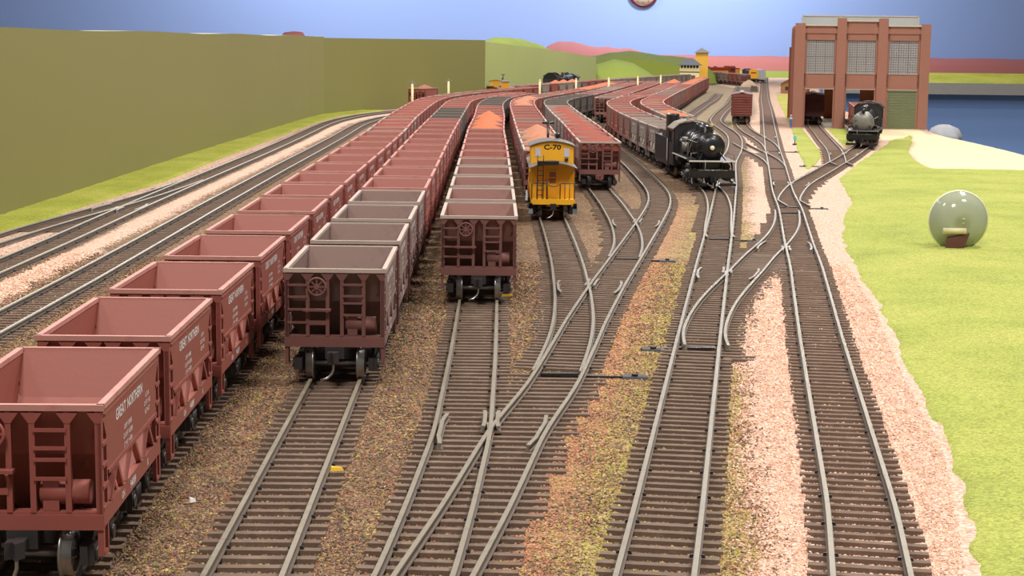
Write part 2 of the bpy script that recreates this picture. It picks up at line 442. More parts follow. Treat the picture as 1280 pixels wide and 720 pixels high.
def rail_mesh(pts, z=0.0, taper=False):
    prof = [(-0.95, -2.2), (-0.95, -1.85), (-0.32, -1.6), (-0.32, -0.75), (-0.6, -0.6), (-0.6, 0), (0.6, 0), (0.6, -0.6), (0.32, -0.75), (0.32, -1.6), (0.95, -1.85), (0.95, -2.2)]
    n = len(prof); mb = MB(); V = []; F = []; mi = []
    for x, y, h in pts:
        for u, w in prof:
            V.append((x + u * math.cos(h), y - u * math.sin(h), w + z))
    for i in range(len(pts) - 1):
        for k in range(n):
            k2 = (k + 1) % n
            F.append((i * n + k2, i * n + k, (i + 1) * n + k, (i + 1) * n + k2)); mi.append(0 if k in (4, 5, 6) else 1)
    F.append(tuple(range(n))); mi.append(0)
    F.append(tuple(reversed([(len(pts) - 1) * n + k for k in range(n)]))); mi.append(0)
    mb.add(V, F); mb.m = mi
    return mb


def tie_strip(path, y0, y1, ext=None, spikes=True):
    mb = MB(); a, b = path.arc(y0), path.arc(y1)
    pitch = 6.4
    k = 0
    while a < b:
        x, y = path.at(a); h = path.head(y)
        L, R = -TH_, TH_
        if ext:
            for q, side in ext:
                if q.Y[0] <= y <= q.Y[-1]:
                    o = (q.x(y) - x) * math.cos(h)
                    if abs(o) < 32:
                        L = min(L, o - TH_); R = max(R, o + TH_)
        if R - L > 2 * TH_ + .6:                       # long switch ties come in stepped lengths
            L = -TH_ if L > -TH_ - .8 else -(TH_ + 4.2 * math.ceil((-L - TH_) / 4.2))
            R = TH_ if R < TH_ + .8 else TH_ + 4.2 * math.ceil((R - TH_) / 4.2)
        j = rnd.uniform(-0.5, 0.5); sk = rnd.uniform(-0.012, 0.012)
        L += rnd.uniform(-0.5, 0.5); R += rnd.uniform(-0.5, 0.5)
        hh = h + sk; c, s = math.cos(hh), math.sin(hh); w = 1.3 + rnd.uniform(-0.12, 0.12)
        zt = TIE_TOP + rnd.uniform(-0.12, 0.02)
        def pt(u, v, z): return (x + u * c + v * s, y + j * 0.3 - u * s + v * c, z)
        lo = [pt(L, -w, -4.2), pt(R, -w, -4.2), pt(R, w, -4.2), pt(L, w, -4.2)]
        hi = [pt(L + .15, -w + .15, zt), pt(R - .15, -w + .15, zt), pt(R - .15, w - .15, zt), pt(L + .15, w - .15, zt)]
        mb.hexa(lo, hi, 0)
        if spikes and y < 1600 and k % 4 == 0:
            for u in (-8.25, 8.25):
                for d in (-1.25, 1.25):
                    mb.hexa([pt(u + d - .55, -.35, zt - .1), pt(u + d + .55, -.35, zt - .1), pt(u + d + .55, .35, zt - .1), pt(u + d - .55, .35, zt - .1)],
                            [pt(u + d - .4, -.28, zt + .75), pt(u + d + .4, -.28, zt + .75), pt(u + d + .4, .28, zt + .75), pt(u + d - .4, .28, zt + .75)], 1)
        a += pitch; k += 1
    return mb


def track(route, y0, y1, label, rails='yard', tie='tie'):
    p = P[route]; y0 = max(y0, p.Y[0]); y1 = min(y1, p.Y[-1])
    x, h = p.x(y0), 0
    t = thing('track', label, 'track', 0, 0, 0, 0)
    top, side = ('rail_main', 'rail_main_side') if rails == 'main' else ('rail', 'rail_side')
    for o in (-8.25, 8.25):
        rail_mesh(sample(p, y0, y1, o)).obj('rail', [M[top], M[side]], t)
    tie_strip(p, y0, y1).obj('tie_strip', [M[tie], M['dark_iron']], t)
    return t


def bump_rail(path, off, y0, y1, flare):
    """a guard rail: short, with its two ends bent away"""
    pts = []
    for i, y in enumerate(np.linspace(y0, y1, 9)):
        h = path.head(y); e = flare * max(0, abs(i - 4) - 2) * 0.55
        pts.append((path.x(y) + (off + e) * math.cos(h), y - (off + e) * math.sin(h), h))
    return rail_mesh(pts, -0.15)


def frog_at(p, q, y0, y1):
    best = min(np.arange(y0, y1, 2.0), key=lambda y: abs(abs(q.x(y) - p.x(y)) - 16.6))
    return float(best)


def turnout(main, branch, y0, y1, bp, be, label, rails='yard', tie='tie', frog=None, throw=None, stand=0, guards=True):
    """main route from y0 to y1, branch drawn from bp to be; throw = y of the switch blades' tip"""
    p, q = P[main], P[branch]
    t = thing('turnout', label, 'track switch', 0, 0, 0, 0)
    top, side = ('rail_main', 'rail_main_side') if rails == 'main' else ('rail', 'rail_side')
    mats = [M[top], M[side]]
    for o in (-8.25, 8.25):
        rail_mesh(sample(p, y0, y1, o)).obj('stock_rail', mats, t)
    for o in (-8.25, 8.25):
        rail_mesh(sample(q, bp, be, o), -0.06).obj('diverging_rail', mats, t)
    tie_strip(p, y0, y1, [(q, 0)]).obj('tie_strip', [M[tie], M['dark_iron']], t)
    if frog:
        fy = frog_at(p, q, max(bp, y0), min(be, y1)); sgn = 1 if q.x(fy) > p.x(fy) else -1
        # frog: a cast vee where the inner rails cross
        mb = MB(); x = p.x(fy) + sgn * 8.25; d = 1 if q.x(fy + 20) - p.x(fy + 20) > q.x(fy - 20) - p.x(fy - 20) else -1
        d = d * sgn
        mb.prism([(x - .5, fy - 6 * d), (x + .5, fy - 6 * d), (x + 1.3, fy + 9 * d), (x - 1.3, fy + 9 * d)] if d > 0 else
                 [(x - 1.3, fy + 9 * d), (x + 1.3, fy + 9 * d), (x + .5, fy - 6 * d), (x - .5, fy - 6 * d)], 'z', -2.2, -0.35)
        mb.obj('frog', M[top], t)
        if guards:
            bump_rail(p, -sgn * 6.4, fy - 20, fy + 20, sgn).obj('guard_rail', mats, t)
            bump_rail(q, sgn * 6.4, fy - 20, fy + 20, -sgn).obj('guard_rail', mats, t)
            for o in (-1.9, 1.9):
                bump_rail(p, sgn * 8.25 + o, fy - 11 + (14 if d > 0 else -14), fy + 11 + (14 if d > 0 else -14), 0.25 * (1 if o > 0 else -1)).obj('wing_rail', mats, t)
    if throw:
        h = p.head(throw); x = p.x(throw)
        mb = MB(); mb.bar((x - 7, throw, -2.0), (x + 7, throw, -2.0), 2.2, 0.9)
        mb.obj('throw_bar', M['dark_iron'], t)
        if stand:
            mb = MB(); sx = x + stand
            mb.bar((x, throw - 1, -2.6), (sx, throw - 1.5, -2.6), 1.0, 0.9)
            mb.hexa([(sx - 5, throw - 4, -4), (sx + 5, throw - 4, -4), (sx + 5, throw + 2.6, -4), (sx - 5, throw + 2.6, -4)],
                    [(sx - 4.4, throw - 3, -2.1), (sx + 4.2, throw - 3, -2.1), (sx + 4.2, throw + 1.6, -2.1), (sx - 4.4, throw + 1.6, -2.1)])
            mb.cyl((sx, throw - .8, -2.1), (sx, throw - .8, -1.3), 1.1, n=8)
            mb.obj('switch_rod', M['dark_iron'], t)
    return t


# throat in the middle: left route under the ore string, ladder to the right
turnout('lead', 'ladder', 240, 590, 300, 590, 'turnout in the lower middle where the empty middle track splits from the long ladder track', frog=550)
track('lead', 590, 1500, 'straight track running under the ore string right of the grey-brown string')
turnout('ladder', 'caboose', 590, 893, 575, 893, 'turnout on the ladder track leading up to the yellow caboose', frog=809, throw=578, stand=26)
track('caboose', 893, 1700, 'track under the yellow caboose and the tan ore cars behind it')
turnout('ladder', 'heaped', 893, 1205, 905, 1205, 'turnout on the ladder track leading to the red heaped ore cars', frog=1106, throw=908, stand=22)
track('heaped', 1205, 2100, 'track under the string of heaped red ore cars beside the caboose')
track('ladder', 1205, 2700, 'empty track curving away between the heaped ore cars and the black locomotive')
# second track from the right, crossover to the right-hand main
track('second', 240, 615, 'straight track with moss on both sides, second from the grass bank')
turnout('second', 'cross', 615, 945, 630, 945, 'turnout beginning the crossover between the two straight tracks beside the grass', frog=831, throw=633, stand=-17)
turnout('main', 'cross', 870, 1200, 945, 1190, 'turnout ending the crossover, on the straight track beside the grass bank', frog=982, throw=1186, stand=0)
track('main', 240, 870, 'straight track between two bands of pale pink ballast, nearest the grass bank')
turnout('second', 'engine', 945, 1420, 1010, 1420, 'turnout just in front of the black steam locomotive', frog=1300, throw=1012, stand=22)
turnout('main', 'house_b', 1200, 1500, 1225, 1500, 'turnout whose curved leg heads to the brick engine house', frog=1385, throw=1228, stand=24)
turnout('house_b', 'house_a', 1500, 1990, 1690, 1990, 'turnout in front of the engine house beside the bright grass', frog=1880, throw=1693, stand=-30)
track('house_b', 1990, 2920, 'engine house track under the silver-fronted locomotive', tie='tie_far')
track('house_a', 1990, 2940, 'engine house track leading into the open stall with the dark boxcar', tie='tie_far')
track('engine', 1420, 2700, 'track under the black steam locomotive and the ore cars behind it')
turnout('second', 'orange', 1420, 1800, 1420, 1800, 'turnout beside the black locomotive, hidden behind its boiler', tie='tie_far')
track('orange', 1800, 2800, 'track under the ore string that starts beside the locomotive cab', tie='tie_far')
track('second', 1800, 5600, 'empty yard track running between the boxcar and the ore strings', tie='tie_far')
track('empty', 2250, 4560, 'empty yard track right beside the long ore string that reaches furthest', tie='tie_far')
turnout('main', 'link', 1500, 1900, 1640, 2080, 'turnout of the short crossover below the single red boxcar', tie='tie_far', frog=1800, throw=1643)
turnout('main', 'spur', 1900, 2230, 1930, 2230, 'turnout where the single boxcar track leaves the straight track', tie='tie_far', frog=2170, throw=1935, stand=26)
track('spur', 2230, 3000, 'short track under the single red boxcar left of the engine house', tie='tie_far')
track('main', 2230, 8000, 'straight track passing the left wall of the engine house to the far end', tie='tie_far')
track('wall', 240, 1700, 'track under the red ore cars nearest the green wall')
track('grey', 240, 1700, 'track with the grey-brown ore car standing over its far end')
track('wall_main', 240, 6000, 'bright-railed main track next to the red ore cars', 'main')
turnout('outer_main', 'siding', 900, 1400, 900, 1395, 'turnout on the outer main track beside the left grass strip', 'main', frog=1075)
track('outer_main', 1400, 6000, 'bright-railed main track along the left grass strip', 'main')
track('outer_main', 240, 900, 'bright-railed main track beside the foot of the green wall, near end', 'main')
# ------------------------------------------------------------------ ground
def sstep(a, b, x):
    t = np.clip((x - a) / (b - a), 0, 1); return t * t * (3 - 2 * t)


EDGE = [(200, 230), (300, 420), (420, 800), (500, 1200), (560, 1600), (592, 2000), (600, 2330), (622, 2560), (660, 3450), (1090, 6000), (1480, 8290)]
WALL = [(-337, 200), (-337, 1300), (-339, 1700), (-334, 2350), (-329, 2700), (-322, 2860), (-290, 3010), (-238, 3190), (-150, 3460), (-65, 3720)]


def along(pts, y):
    p = np.array(pts, float); return np.interp(y, p[:, 1], p[:, 0])


def vnoise(x, y, s, seed=0):
    """smooth lattice noise in -1..1"""
    x = np.asarray(x, float) / s; y = np.asarray(y, float) / s
    i, j = np.floor(x).astype(int), np.floor(y).astype(int); fx, fy = x - i, y - j
    def h(a, b):
        n = (a * 374761393 + b * 668265263 + seed * 974711) & 0x7fffffff
        n = (n ^ (n >> 13)) * 1274126177 & 0x7fffffff
        return (n ^ (n >> 16)) / 0x3fffffff - 1
    fx = fx * fx * (3 - 2 * fx); fy = fy * fy * (3 - 2 * fy)
    return (h(i, j) * (1 - fx) + h(i + 1, j) * fx) * (1 - fy) + (h(i, j + 1) * (1 - fx) + h(i + 1, j + 1) * fx) * fy


PINK_LEFT = [(40, 240), (50, 300), (56, 355), (66, 438), (78, 543), (90, 650), (103, 710), (118, 809), (132, 900), (148, 1000), (168, 1200), (212, 1500), (268, 1900), (312, 2300), (360, 2600), (460, 3200), (700, 5000)]


def zones(X, YY):
    """how much of each stone mix lies at x, y (0..1), and the height of the ballast bed there"""
    px = lambda k: np.interp(YY, P[k].Y, P[k].X)
    lad, sec, mn, om, wm = px('ladder'), px('second'), px('main'), px('outer_main'), px('wall_main')
    pl = along(PINK_LEFT, YY)
    near = 1 - sstep(1300, 2000, YY)
    wob = vnoise(X, YY, 16, 3) * 2.5 + vnoise(X, YY, 6, 4) * 1.3
    pink = sstep(-9, 7, X - pl + wob) * (1 - 0.3 * sstep(2600, 3600, YY))
    pinkm = sstep(0, 4, X - om - 13 + wob * .5) * (1 - sstep(-5, 0, X - wm + 16 + wob * .5)) + sstep(-60, -50, X - om) * (1 - sstep(-4, 0, X - om + 15)) * 0.9
    pink = np.maximum(pink, pinkm * (YY < 3400))
    # strip between the ladder track and the second straight track: rust beside the ladder, moss beside the straight track
    t = np.clip((X - lad - 13) / np.maximum(4, sec - lad - 26), -1, 2)
    ins = (sstep(-0.12, 0.05, t)) * (1 - sstep(0.95, 1.15, t)) * (1 - sstep(1150, 1350, YY))
    rust = ins * (0.82 - 0.50 * np.clip(t, 0, 1)) + 0.05
    moss = ins * np.clip(0.62 * (t - 0.12), 0.06, 0.55) + 0.07
    m2 = sstep(9, 14, X - sec) * (1 - sstep(-3, 11, X - pl + wob)) * near
    moss = np.maximum(moss, 0.62 * m2)
    rust = np.maximum(rust, 0.72 * sstep(9, 14, X - sec) * near)
    intie = (np.abs(X - sec) < 13) & (YY < 1300)
    moss = np.where(intie, np.maximum(moss, 0.25), moss); rust = np.where(intie, np.maximum(rust, 0.35), rust)
    grey = sstep(1400, 2600, YY) * sstep(90, 190, X) * 0.85
    moss = np.maximum(moss, grey * 0.30 * (0.5 + 0.5 * vnoise(X, YY * 0.3, 30, 9)))
    mid = (om + wm) / 2
    Z = GROUND + 2.4 * np.exp(-((X - mid) / 11) ** 2) * (YY < 3300) + 0.35 * sstep(-3, 3, X - pl) * (np.abs(X - mn) > 16) * (YY < 1500)
    for k in ('main', 'second', 'lead', 'ladder', 'grey', 'wall', 'cross', 'caboose'):    # the stone lies lower between the ties
        q_ = P[k]; on = (YY >= q_.Y[0]) & (YY <= q_.Y[-1]) & (YY < 1500)
        Z = np.where(on & (np.abs(X - np.interp(YY, q_.Y, q_.X)) < TH_ - 1), np.minimum(Z, GROUND - 0.35), Z)
    c = lambda a: np.clip(a, 0, 1)
    return dict(pink=c(pink), rust=c(rust), moss=c(moss), grey=c(grey)), Z


def fast_mesh(name, V, F4, material, attrs, smooth=True):
    """a large mesh from arrays: V (n,3) in mm, F4 (m,k) polygons of k corners"""
    me = bpy.data.meshes.new(name); n, (m, k) = len(V), F4.shape
    me.vertices.add(n); me.vertices.foreach_set('co', (V * S).astype(np.float32).ravel())
    me.loops.add(m * k); me.loops.foreach_set('vertex_index', F4.astype(np.int32).ravel())
    me.polygons.add(m); me.polygons.foreach_set('loop_start', np.arange(0, m * k, k, dtype=np.int32))
    me.update(calc_edges=True); me.validate()
    me.polygons.foreach_set('use_smooth', [smooth] * len(me.polygons))
    me.materials.append(material)
    for q, a in attrs.items():
        at = me.attributes.new(q, 'FLOAT', 'POINT'); at.data.foreach_set('value', a.astype(np.float32).ravel())
    return me


def build_ground():
    rows = [225.0]
    while rows[-1] < 8290:
        rows.append(rows[-1] + max(1.8, rows[-1] * 0.0060))
    Y = np.array(rows)
    left = np.where(Y < 3720, along(WALL, Y), np.interp(Y, [3720, 4700, 8290], [-65, 200, 200])) - 6
    right = along(EDGE, Y)
    c0 = np.maximum(left + 1, np.where(Y < 3720, -85, left + .2 * (right - left))); c1 = np.minimum(right - 1, 150 + 0.12 * Y)
    c0 = np.minimum(c0, c1 - 5)
    q = lambda a, b, n, e: a[:, None] + (b - a)[:, None] * np.linspace(0, 1, n, endpoint=e)[None, :]
    X = np.concatenate([q(left, c0, 50, False), q(c0, c1, 150, False), q(c1, right, 40, True)], 1)
    n = X.shape[1]; YY = np.repeat(Y[:, None], n, 1)
    zs, Z = zones(X, YY)
    Z = Z + 0.20 * vnoise(X, YY, 3, 1) * (YY < 1500)
    V = np.stack([X, YY, Z], -1).reshape(-1, 3)
    m = len(Y); i, j = np.meshgrid(np.arange(n - 1), np.arange(m - 1)); o = (j * n + i).ravel()
    me = fast_mesh('ground', V, np.stack([o, o + 1, o + n + 1, o + n], -1), M['ground'], zs)
    tag(link('ground', me), kind='structure')
    # fascia board along the free edge of the table
    mb = MB(); e = EDGE
    for (xa, ya), (xb, yb) in zip(e, e[1:]):
        mb.hexa([(xa - 1, ya, -110), (xa + 5, ya, -110), (xb + 5, yb, -110), (xb - 1, yb, -110)], [(xa - 1, ya, -4), (xa + 5, ya, -4), (xb + 5, yb, -4), (xb - 1, yb, -4)])
    tag(mb.obj('trim_1', mat('fascia_board', (92, 110, 150), 0.7)), kind='structure')


def build_stones():
    """the loose top layer of the ballast where single grains can be seen"""
    rg = np.random.default_rng(4)
    xs, ys, rs = [], [], []
    for y0, y1, n, r in ((300, 460, 105000, .40), (460, 640, 100000, .48), (640, 900, 90000, .64)):
        y = np.sqrt(rg.uniform(y0 ** 2, y1 ** 2, n)); x = rg.uniform(-0.36, 0.36, n) * y
        xs.append(x); ys.append(y); rs.append(r * rg.uniform(.6, 1.25, n))
    x, y, r = map(np.concatenate, (xs, ys, rs))
    k = (x < along(GR, y) - 1) & (x > -300)
    for nm in ROUTE:                                     # none on or under the rails
        p = P[nm]
        on = (y > p.Y[0]) & (y < p.Y[-1]); o = np.abs(np.abs(x - np.interp(y, p.Y, p.X)) - 8.25)
        k &= ~(on & (o < 1.0) & (y > 290))
    x, y, r = x[k], y[k], r[k]; n = len(x)
    zs, Z = zones(x, y)
    u = np.array([(1, 0, 0), (0, 1, 0), (-1, 0, 0), (0, -1, 0), (0, 0, 1), (0, 0, -1)], float)
    a = rg.uniform(0, 2 * PI, n); c, s = np.cos(a), np.sin(a)
    sc = rg.uniform(.7, 1.2, (n, 3)) * r[:, None]; jit = rg.uniform(-.3, .3, (n, 6, 3))
    L = (u[None] + jit) * sc[:, None, :]
    tilt = rg.uniform(-.7, .7, n); ct, st = np.cos(tilt), np.sin(tilt)
    Lx, Ly, Lz = L[..., 0], L[..., 1] * ct[:, None] - L[..., 2] * st[:, None], L[..., 1] * st[:, None] + L[..., 2] * ct[:, None]
    V = np.stack([Lx * c[:, None] - Ly * s[:, None] + x[:, None], Lx * s[:, None] + Ly * c[:, None] + y[:, None], Lz * .8 + (Z + r * .28)[:, None]], -1).reshape(-1, 3)
    f = np.array([(0, 1, 4), (1, 2, 4), (2, 3, 4), (3, 0, 4), (1, 0, 5), (2, 1, 5), (3, 2, 5), (0, 3, 5)])
    F = (f[None] + (np.arange(n) * 6)[:, None, None]).reshape(-1, 3)
    rep = lambda q: np.repeat(q, 6)
    at = {q: rep(v) for q, v in zs.items()}
    for q in ('ra', 'rb', 'rc', 'rd', 're', 'rf'):
        at[q] = rep(rg.uniform(0, 1, n))
    me = fast_mesh('ballast_stones', V, F, M['stones'], at, smooth=False)
    tag(link('ballast_stones', me), 'loose crushed ballast stones around the nearer tracks', 'gravel', kind='stuff')


build_ground()


def sheet(name, label, xl, xr, y0, y1, material, step=2.2, lift=1.5, cols=26, rough=0.35, hill=0.0, seed=5):
    """a turf or sand layer with an irregular rim, between two boundary curves x(y)"""
    rows = [y0]
    while rows[-1] < y1:
        rows.append(min(y1, rows[-1] + max(step, rows[-1] * 0.005)))
    Y = np.array(rows); xl_, xr_ = (along(xl, Y) if not callable(xl) else np.array([xl(y) for y in Y])), (along(xr, Y) if not callable(xr) else np.array([xr(y) for y in Y]))
    xl_ = xl_ + vnoise(Y, Y * 0, 14, seed) * 1.3 + vnoise(Y, Y * 0, 5, seed + 1) * 0.5
    xr_ = np.maximum(xr_, xl_ + 2)
    u = np.linspace(0, 1, cols) ** 1.25
    X = xl_[:, None] + (xr_ - xl_)[:, None] * u; YY = np.repeat(Y[:, None], cols, 1)
    d = np.minimum(X - xl_[:, None], xr_[:, None] - X); d = np.minimum(d, np.minimum(YY - y0, y1 - YY))
    Z = -4.2 + (lift + 0.5) * sstep(-0.5, 4, d) + rough * vnoise(X, YY, 4, seed + 2) * sstep(0, 3, d) + hill * sstep(0, 60, d) + (0.5 if hill else 0.2) * vnoise(X, YY, 40, seed + 3) * sstep(0, 20, d)
    V = np.stack([X, YY, Z], -1).reshape(-1, 3)
    F = [(j * cols + i, j * cols + i + 1, (j + 1) * cols + i + 1, (j + 1) * cols + i) for j in range(len(Y) - 1) for i in range(cols - 1)]
    mb = MB(); mb.add(V, F, 0, True)
    o = mb.obj(name, material)
    return tag(o, label, name, kind='stuff')


GR = [(62, 225), (100, 350), (117, 430), (126, 474), (131, 517), (141, 592), (159, 714), (166, 760), (171, 813), (181, 890), (200, 1025), (225, 1150), (259, 1295), (272, 1386), (294, 1527), (366, 1783), (440, 2030), (470, 2130), (500, 2240)]
build_stones()
SXB = [(10000, 226), (10000, 1640), (420, 1652), (421, 1708), (436, 1823), (464, 1972), (520, 2189), (530, 2240)]
sheet('grass', 'bright green turf bank along the right of the tracks', GR, lambda y: min(along(EDGE, y), along(SXB, y) if y > 1652 else 1e9), 226, 2240, M['grass'], cols=60, lift=1.7, hill=1.2)
sheet('grass', 'tongue of turf between two arms of pale sand', [(486, 2200), (500, 2240), (520, 2268), (545, 2340), (556, 2390)], [(522, 2200), (530, 2240), (555, 2340), (560, 2390)], 2235, 2388, M['grass'], lift=1.9, seed=8)
SX = [(424, 1655), (421, 1708), (436, 1823), (464, 1972), (520, 2189), (554, 2360), (560, 2390)]
sheet('sand', 'wide pale sand patch in front of the green roll-up door', SX, [(x - 3, y) for x, y in EDGE], 1660, 2390, M['sand'], lift=2.6, rough=0.15, seed=12)
sheet('sand', 'sand apron between the silver-fronted locomotive and the engine house', lambda y: P['house_b'].x(y) + 18, [(494, 2241), (522, 2268), (555, 2360), (590, 2390), (618, 2560), (622, 2578)], 2241, 2576, M['sand'], lift=1.9, rough=0.15, seed=14)
sheet('grass', 'turf wedge between the straight track and the open boxcar stall', [(285, 1640), (331, 1975), (421, 2570)], [(289, 1640), (314, 1736), (342, 1859), (362, 1982), (440, 2570)], 1645, 2566, M['grass'], lift=1.6, seed=16)
sheet('grass', 'turf between the two engine house tracks', lambda y: P['house_a'].x(y) + 17, lambda y: P['house_b'].x(y) - 17, 2075, 2562, M['grass'], lift=1.5, seed=18)
sheet('grass', 'turf strip at the foot of the long green wall', lambda y: along(WALL, y) - 4, [(-304, 240), (-302, 1156), (-296, 1290), (-291, 1400), (-296, 1700), (-297, 2130), (-297, 2571), (-288, 2773), (-262, 2950), (-228, 3080)], 240, 3070, M['grass_left'], lift=2.2, hill=2.0, seed=20)
sheet('grass', 'dry turf strip right of the straight track beside the engine house wall', lambda y: P['main'].x(y) + 30, lambda y: min(P['main'].x(y) + 75, 1e9), 2640, 4600, M['grass_dry'], lift=1.3, seed=22)
sheet('grass', 'dry turf strip between the boxcar and the straight track', lambda y: max(P['main'].x(y) - 62, P['second'].x(y) + 19), lambda y: P['main'].x(y) - 36, 2300, 3300, M['grass_dry'], lift=1.1, seed=24)

# ------------------------------------------------------------------ walls and hills
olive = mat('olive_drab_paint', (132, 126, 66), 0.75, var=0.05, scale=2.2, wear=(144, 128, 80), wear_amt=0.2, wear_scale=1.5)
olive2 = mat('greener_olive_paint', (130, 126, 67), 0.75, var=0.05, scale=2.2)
lightgreen = mat('lit_sage_paint', (172, 180, 114), 0.8, var=0.06, scale=9)  # stronger light on the corner board put into a paler green than olive
hillgreen = mat('olive_hill_paint', (128, 138, 48), 0.85, var=0.12, scale=7)
limehill = mat('lime_hill_paint', (132, 145, 56), 0.85, var=0.16, scale=8)
redhill = mat('dusty_red_paint', (170, 102, 98), 0.85, var=0.05, scale=5)
rimcream = mat('cream_plaster_rim', (232, 232, 196), 0.8, var=0.03)


def ribbon(mb, pts, z0, ztop, th, m=0, mtop=None):
    """an upright board along pts (x,y); ztop is a number or one height per point; th to the left of the run"""
    n = len(pts); zt = ztop if isinstance(ztop, (list, tuple)) else [ztop] * n
    out = []
    for i, (x, y) in enumerate(pts):
        a = np.array(pts[max(i - 1, 0)]); b = np.array(pts[min(i + 1, n - 1)]); d = (b - a) / np.linalg.norm(b - a)
        out.append((x - d[1] * th, y + d[0] * th))
    V = []
    for i in range(n):
        V += [(*pts[i], z0), (*pts[i], zt[i]), (*out[i], zt[i]), (*out[i], z0)]
    b = len(mb.v); mb.v += V
    for i in range(n - 1):
        for k in range(4):
            k2 = (k + 1) % 4
            mb.f.append((b + i * 4 + k, b + (i + 1) * 4 + k, b + (i + 1) * 4 + k2, b + i * 4 + k2))
            mb.m.append((mtop if mtop is not None and k == 1 else m)); mb.sm.append(False)
    mb.f.append((b, b + 1, b + 2, b + 3)); mb.m.append(m); mb.sm.append(False)
    e = b + (n - 1) * 4; mb.f.append((e + 3, e + 2, e + 1, e)); mb.m.append(m); mb.sm.append(False)


def dense(pts, step=14):
    p = np.array(pts, float); L = np.concatenate([[0], np.cumsum(np.hypot(*np.diff(p, axis=0).T))])
    a = np.arange(0, L[-1], step).tolist() + [L[-1]]
    return [(float(np.interp(t, L, p[:, 0])), float(np.interp(t, L, p[:, 1]))) for t in a]


w1 = [q for q in dense(WALL) if q[1] < 2860]; w2 = [w1[-1]] + [q for q in dense(WALL) if q[1] >= 2860]
mb = MB()
ribbon(mb, w1, -6, [121.0 + 7 * (q[1] - 1300) / 1560 + 0.5 * math.sin(q[1] * .013) for q in w1], 34, 0, 1)
tag(mb.obj('wall_left', [olive, rimcream]), kind='structure')
mb = MB()
ribbon(mb, w2, -6, [125.5 + 4.0 * (q[1] - 2860) / 860 for q in w2], 30, 0, 1)
tag(mb.obj('wall_back_left', [olive2, rimcream]), kind='structure')


def hill(name, label, material, base, y0, y1, tops, slope=0.5, seed=3, nx=60, ny=14, z0=-6):
    """a rounded scenery hill: tops = (x, height) crest line; front foot at y0, back foot at y1"""
    xs = np.array([t[0] for t in tops], float); zs = np.array([t[1] for t in tops], float)
    mb = MB()
    def fn(u, v):
        x = xs[0] + (xs[-1] - xs[0]) * u
        crest = float(np.interp(x, xs, zs))
        y = y0 + (y1 - y0) * v + base * (x - xs[0])
        s = math.sin(PI * min(1, v * 1.0)) ** slope if v < 1 else 0.0
        nz = float(vnoise(x, y, 60, seed)) * 4 * s
        return (x, y, z0 + (crest - z0) * s + nz)
    mb.grid(fn, nx, ny)
    return tag(mb.obj(name, material), kind='structure')


# the lit board that closes the corner, with its hill-shaped upper rim
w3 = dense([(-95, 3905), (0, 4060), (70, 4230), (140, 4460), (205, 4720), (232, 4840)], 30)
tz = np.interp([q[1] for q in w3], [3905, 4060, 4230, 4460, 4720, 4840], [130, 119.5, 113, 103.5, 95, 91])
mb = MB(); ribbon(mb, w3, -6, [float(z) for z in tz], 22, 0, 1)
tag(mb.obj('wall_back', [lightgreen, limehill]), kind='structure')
hill('hill_1', '', limehill, 2.8, 3980, 4580, [(-130, 112), (-90, 129), (-60, 137), (-15, 143), (20, 139), (50, 130), (80, 119), (130, 102), (240, 70)], 0.4, 7)
hill('hill_2', '', hillgreen, 0.0, 6090, 6890, [(250, 50), (294, 87), (371, 101), (448, 111), (504, 103), (556, 92), (603, 90), (649, 88), (690, 76), (725, 50), (750, 10)], 0.30, 9)
hill('hill_3', '', limehill, 0.0, 5400, 6000, [(245, 30), (270, 62), (330, 80), (400, 66), (450, 40), (490, 10)], 0.5, 13)
# dusty red land at the back of the room: low slope along the wall and its mounds
hill('hill_4', '', redhill, 0.0, 8000, 8398, [(-5180, 92), (700, 92), (1200, 92), (5180, 92)], 0.35, 15, nx=120, z0=-1000)
hill('hill_5', '', redhill, 0.0, 7300, 8000, [(100, 90), (150, 128), (200, 146), (260, 147), (320, 132), (380, 124), (420, 127), (470, 117), (520, 123), (560, 112), (640, 80)], 0.4, 17)
hill('hill_6', '', redhill, 0.0, 5600, 6200, [(-1100, -900), (-880, 60), (-830, 120), (-805, 158), (-770, 163), (-735, 158), (-715, 120), (-660, 40), (-480, -900)], 0.5, 18, nx=48, z0=-1000)
hill('hill_7', '', hillgreen, 0.0, 7700, 8060, [(700, 20), (900, 26), (1300, 24), (1480, 22)], 0.4, 19)

# ------------------------------------------------------------------ room
sky = mat('sky_blue_wall_paint', (152, 178, 232), 0.9, var=0.02, scale=0.8)
mb = MB(); mb.box(-5200, 5200, 8400, 8460, -1000, 2400)
tag(mb.obj('wall_back_room', sky), kind='structure')
mb = MB(); mb.box(-5200, 5200, -2500, 8400, -1010, -1000)
tag(mb.obj('floor', mat('grey_floor', (120, 116, 110), 0.8)), kind='structure')
# shelf layout across the aisle: turf top, grey fascia, blue panel under it
sh = thing('shelf_layout', 'far shelf with a turf top, grey edge and blue panel behind the engine house', 'shelf', 1300, 4500)
MB().box(-480, 900, 0, 260, 20, 36).obj('shelf_top', hillgreen, sh)
MB().hexa([(-480, 10, 36), (900, 10, 36), (900, 260, 36), (-480, 260, 36)], [(-480, 200, 58), (900, 200, 58), (900, 260, 60), (-480, 260, 60)]).obj('turf_bank', M['grass_left'], sh)
MB().box(-480, 900, -12, 0, 6, 36).obj('fascia', mat('grey_fascia', (150, 146, 142), 0.7), sh)
MB().box(-480, 900, 40, 60, -1000, 20).obj('panel', mat('blue_panel', (136, 168, 226), 0.85, var=0.03, scale=2), sh)

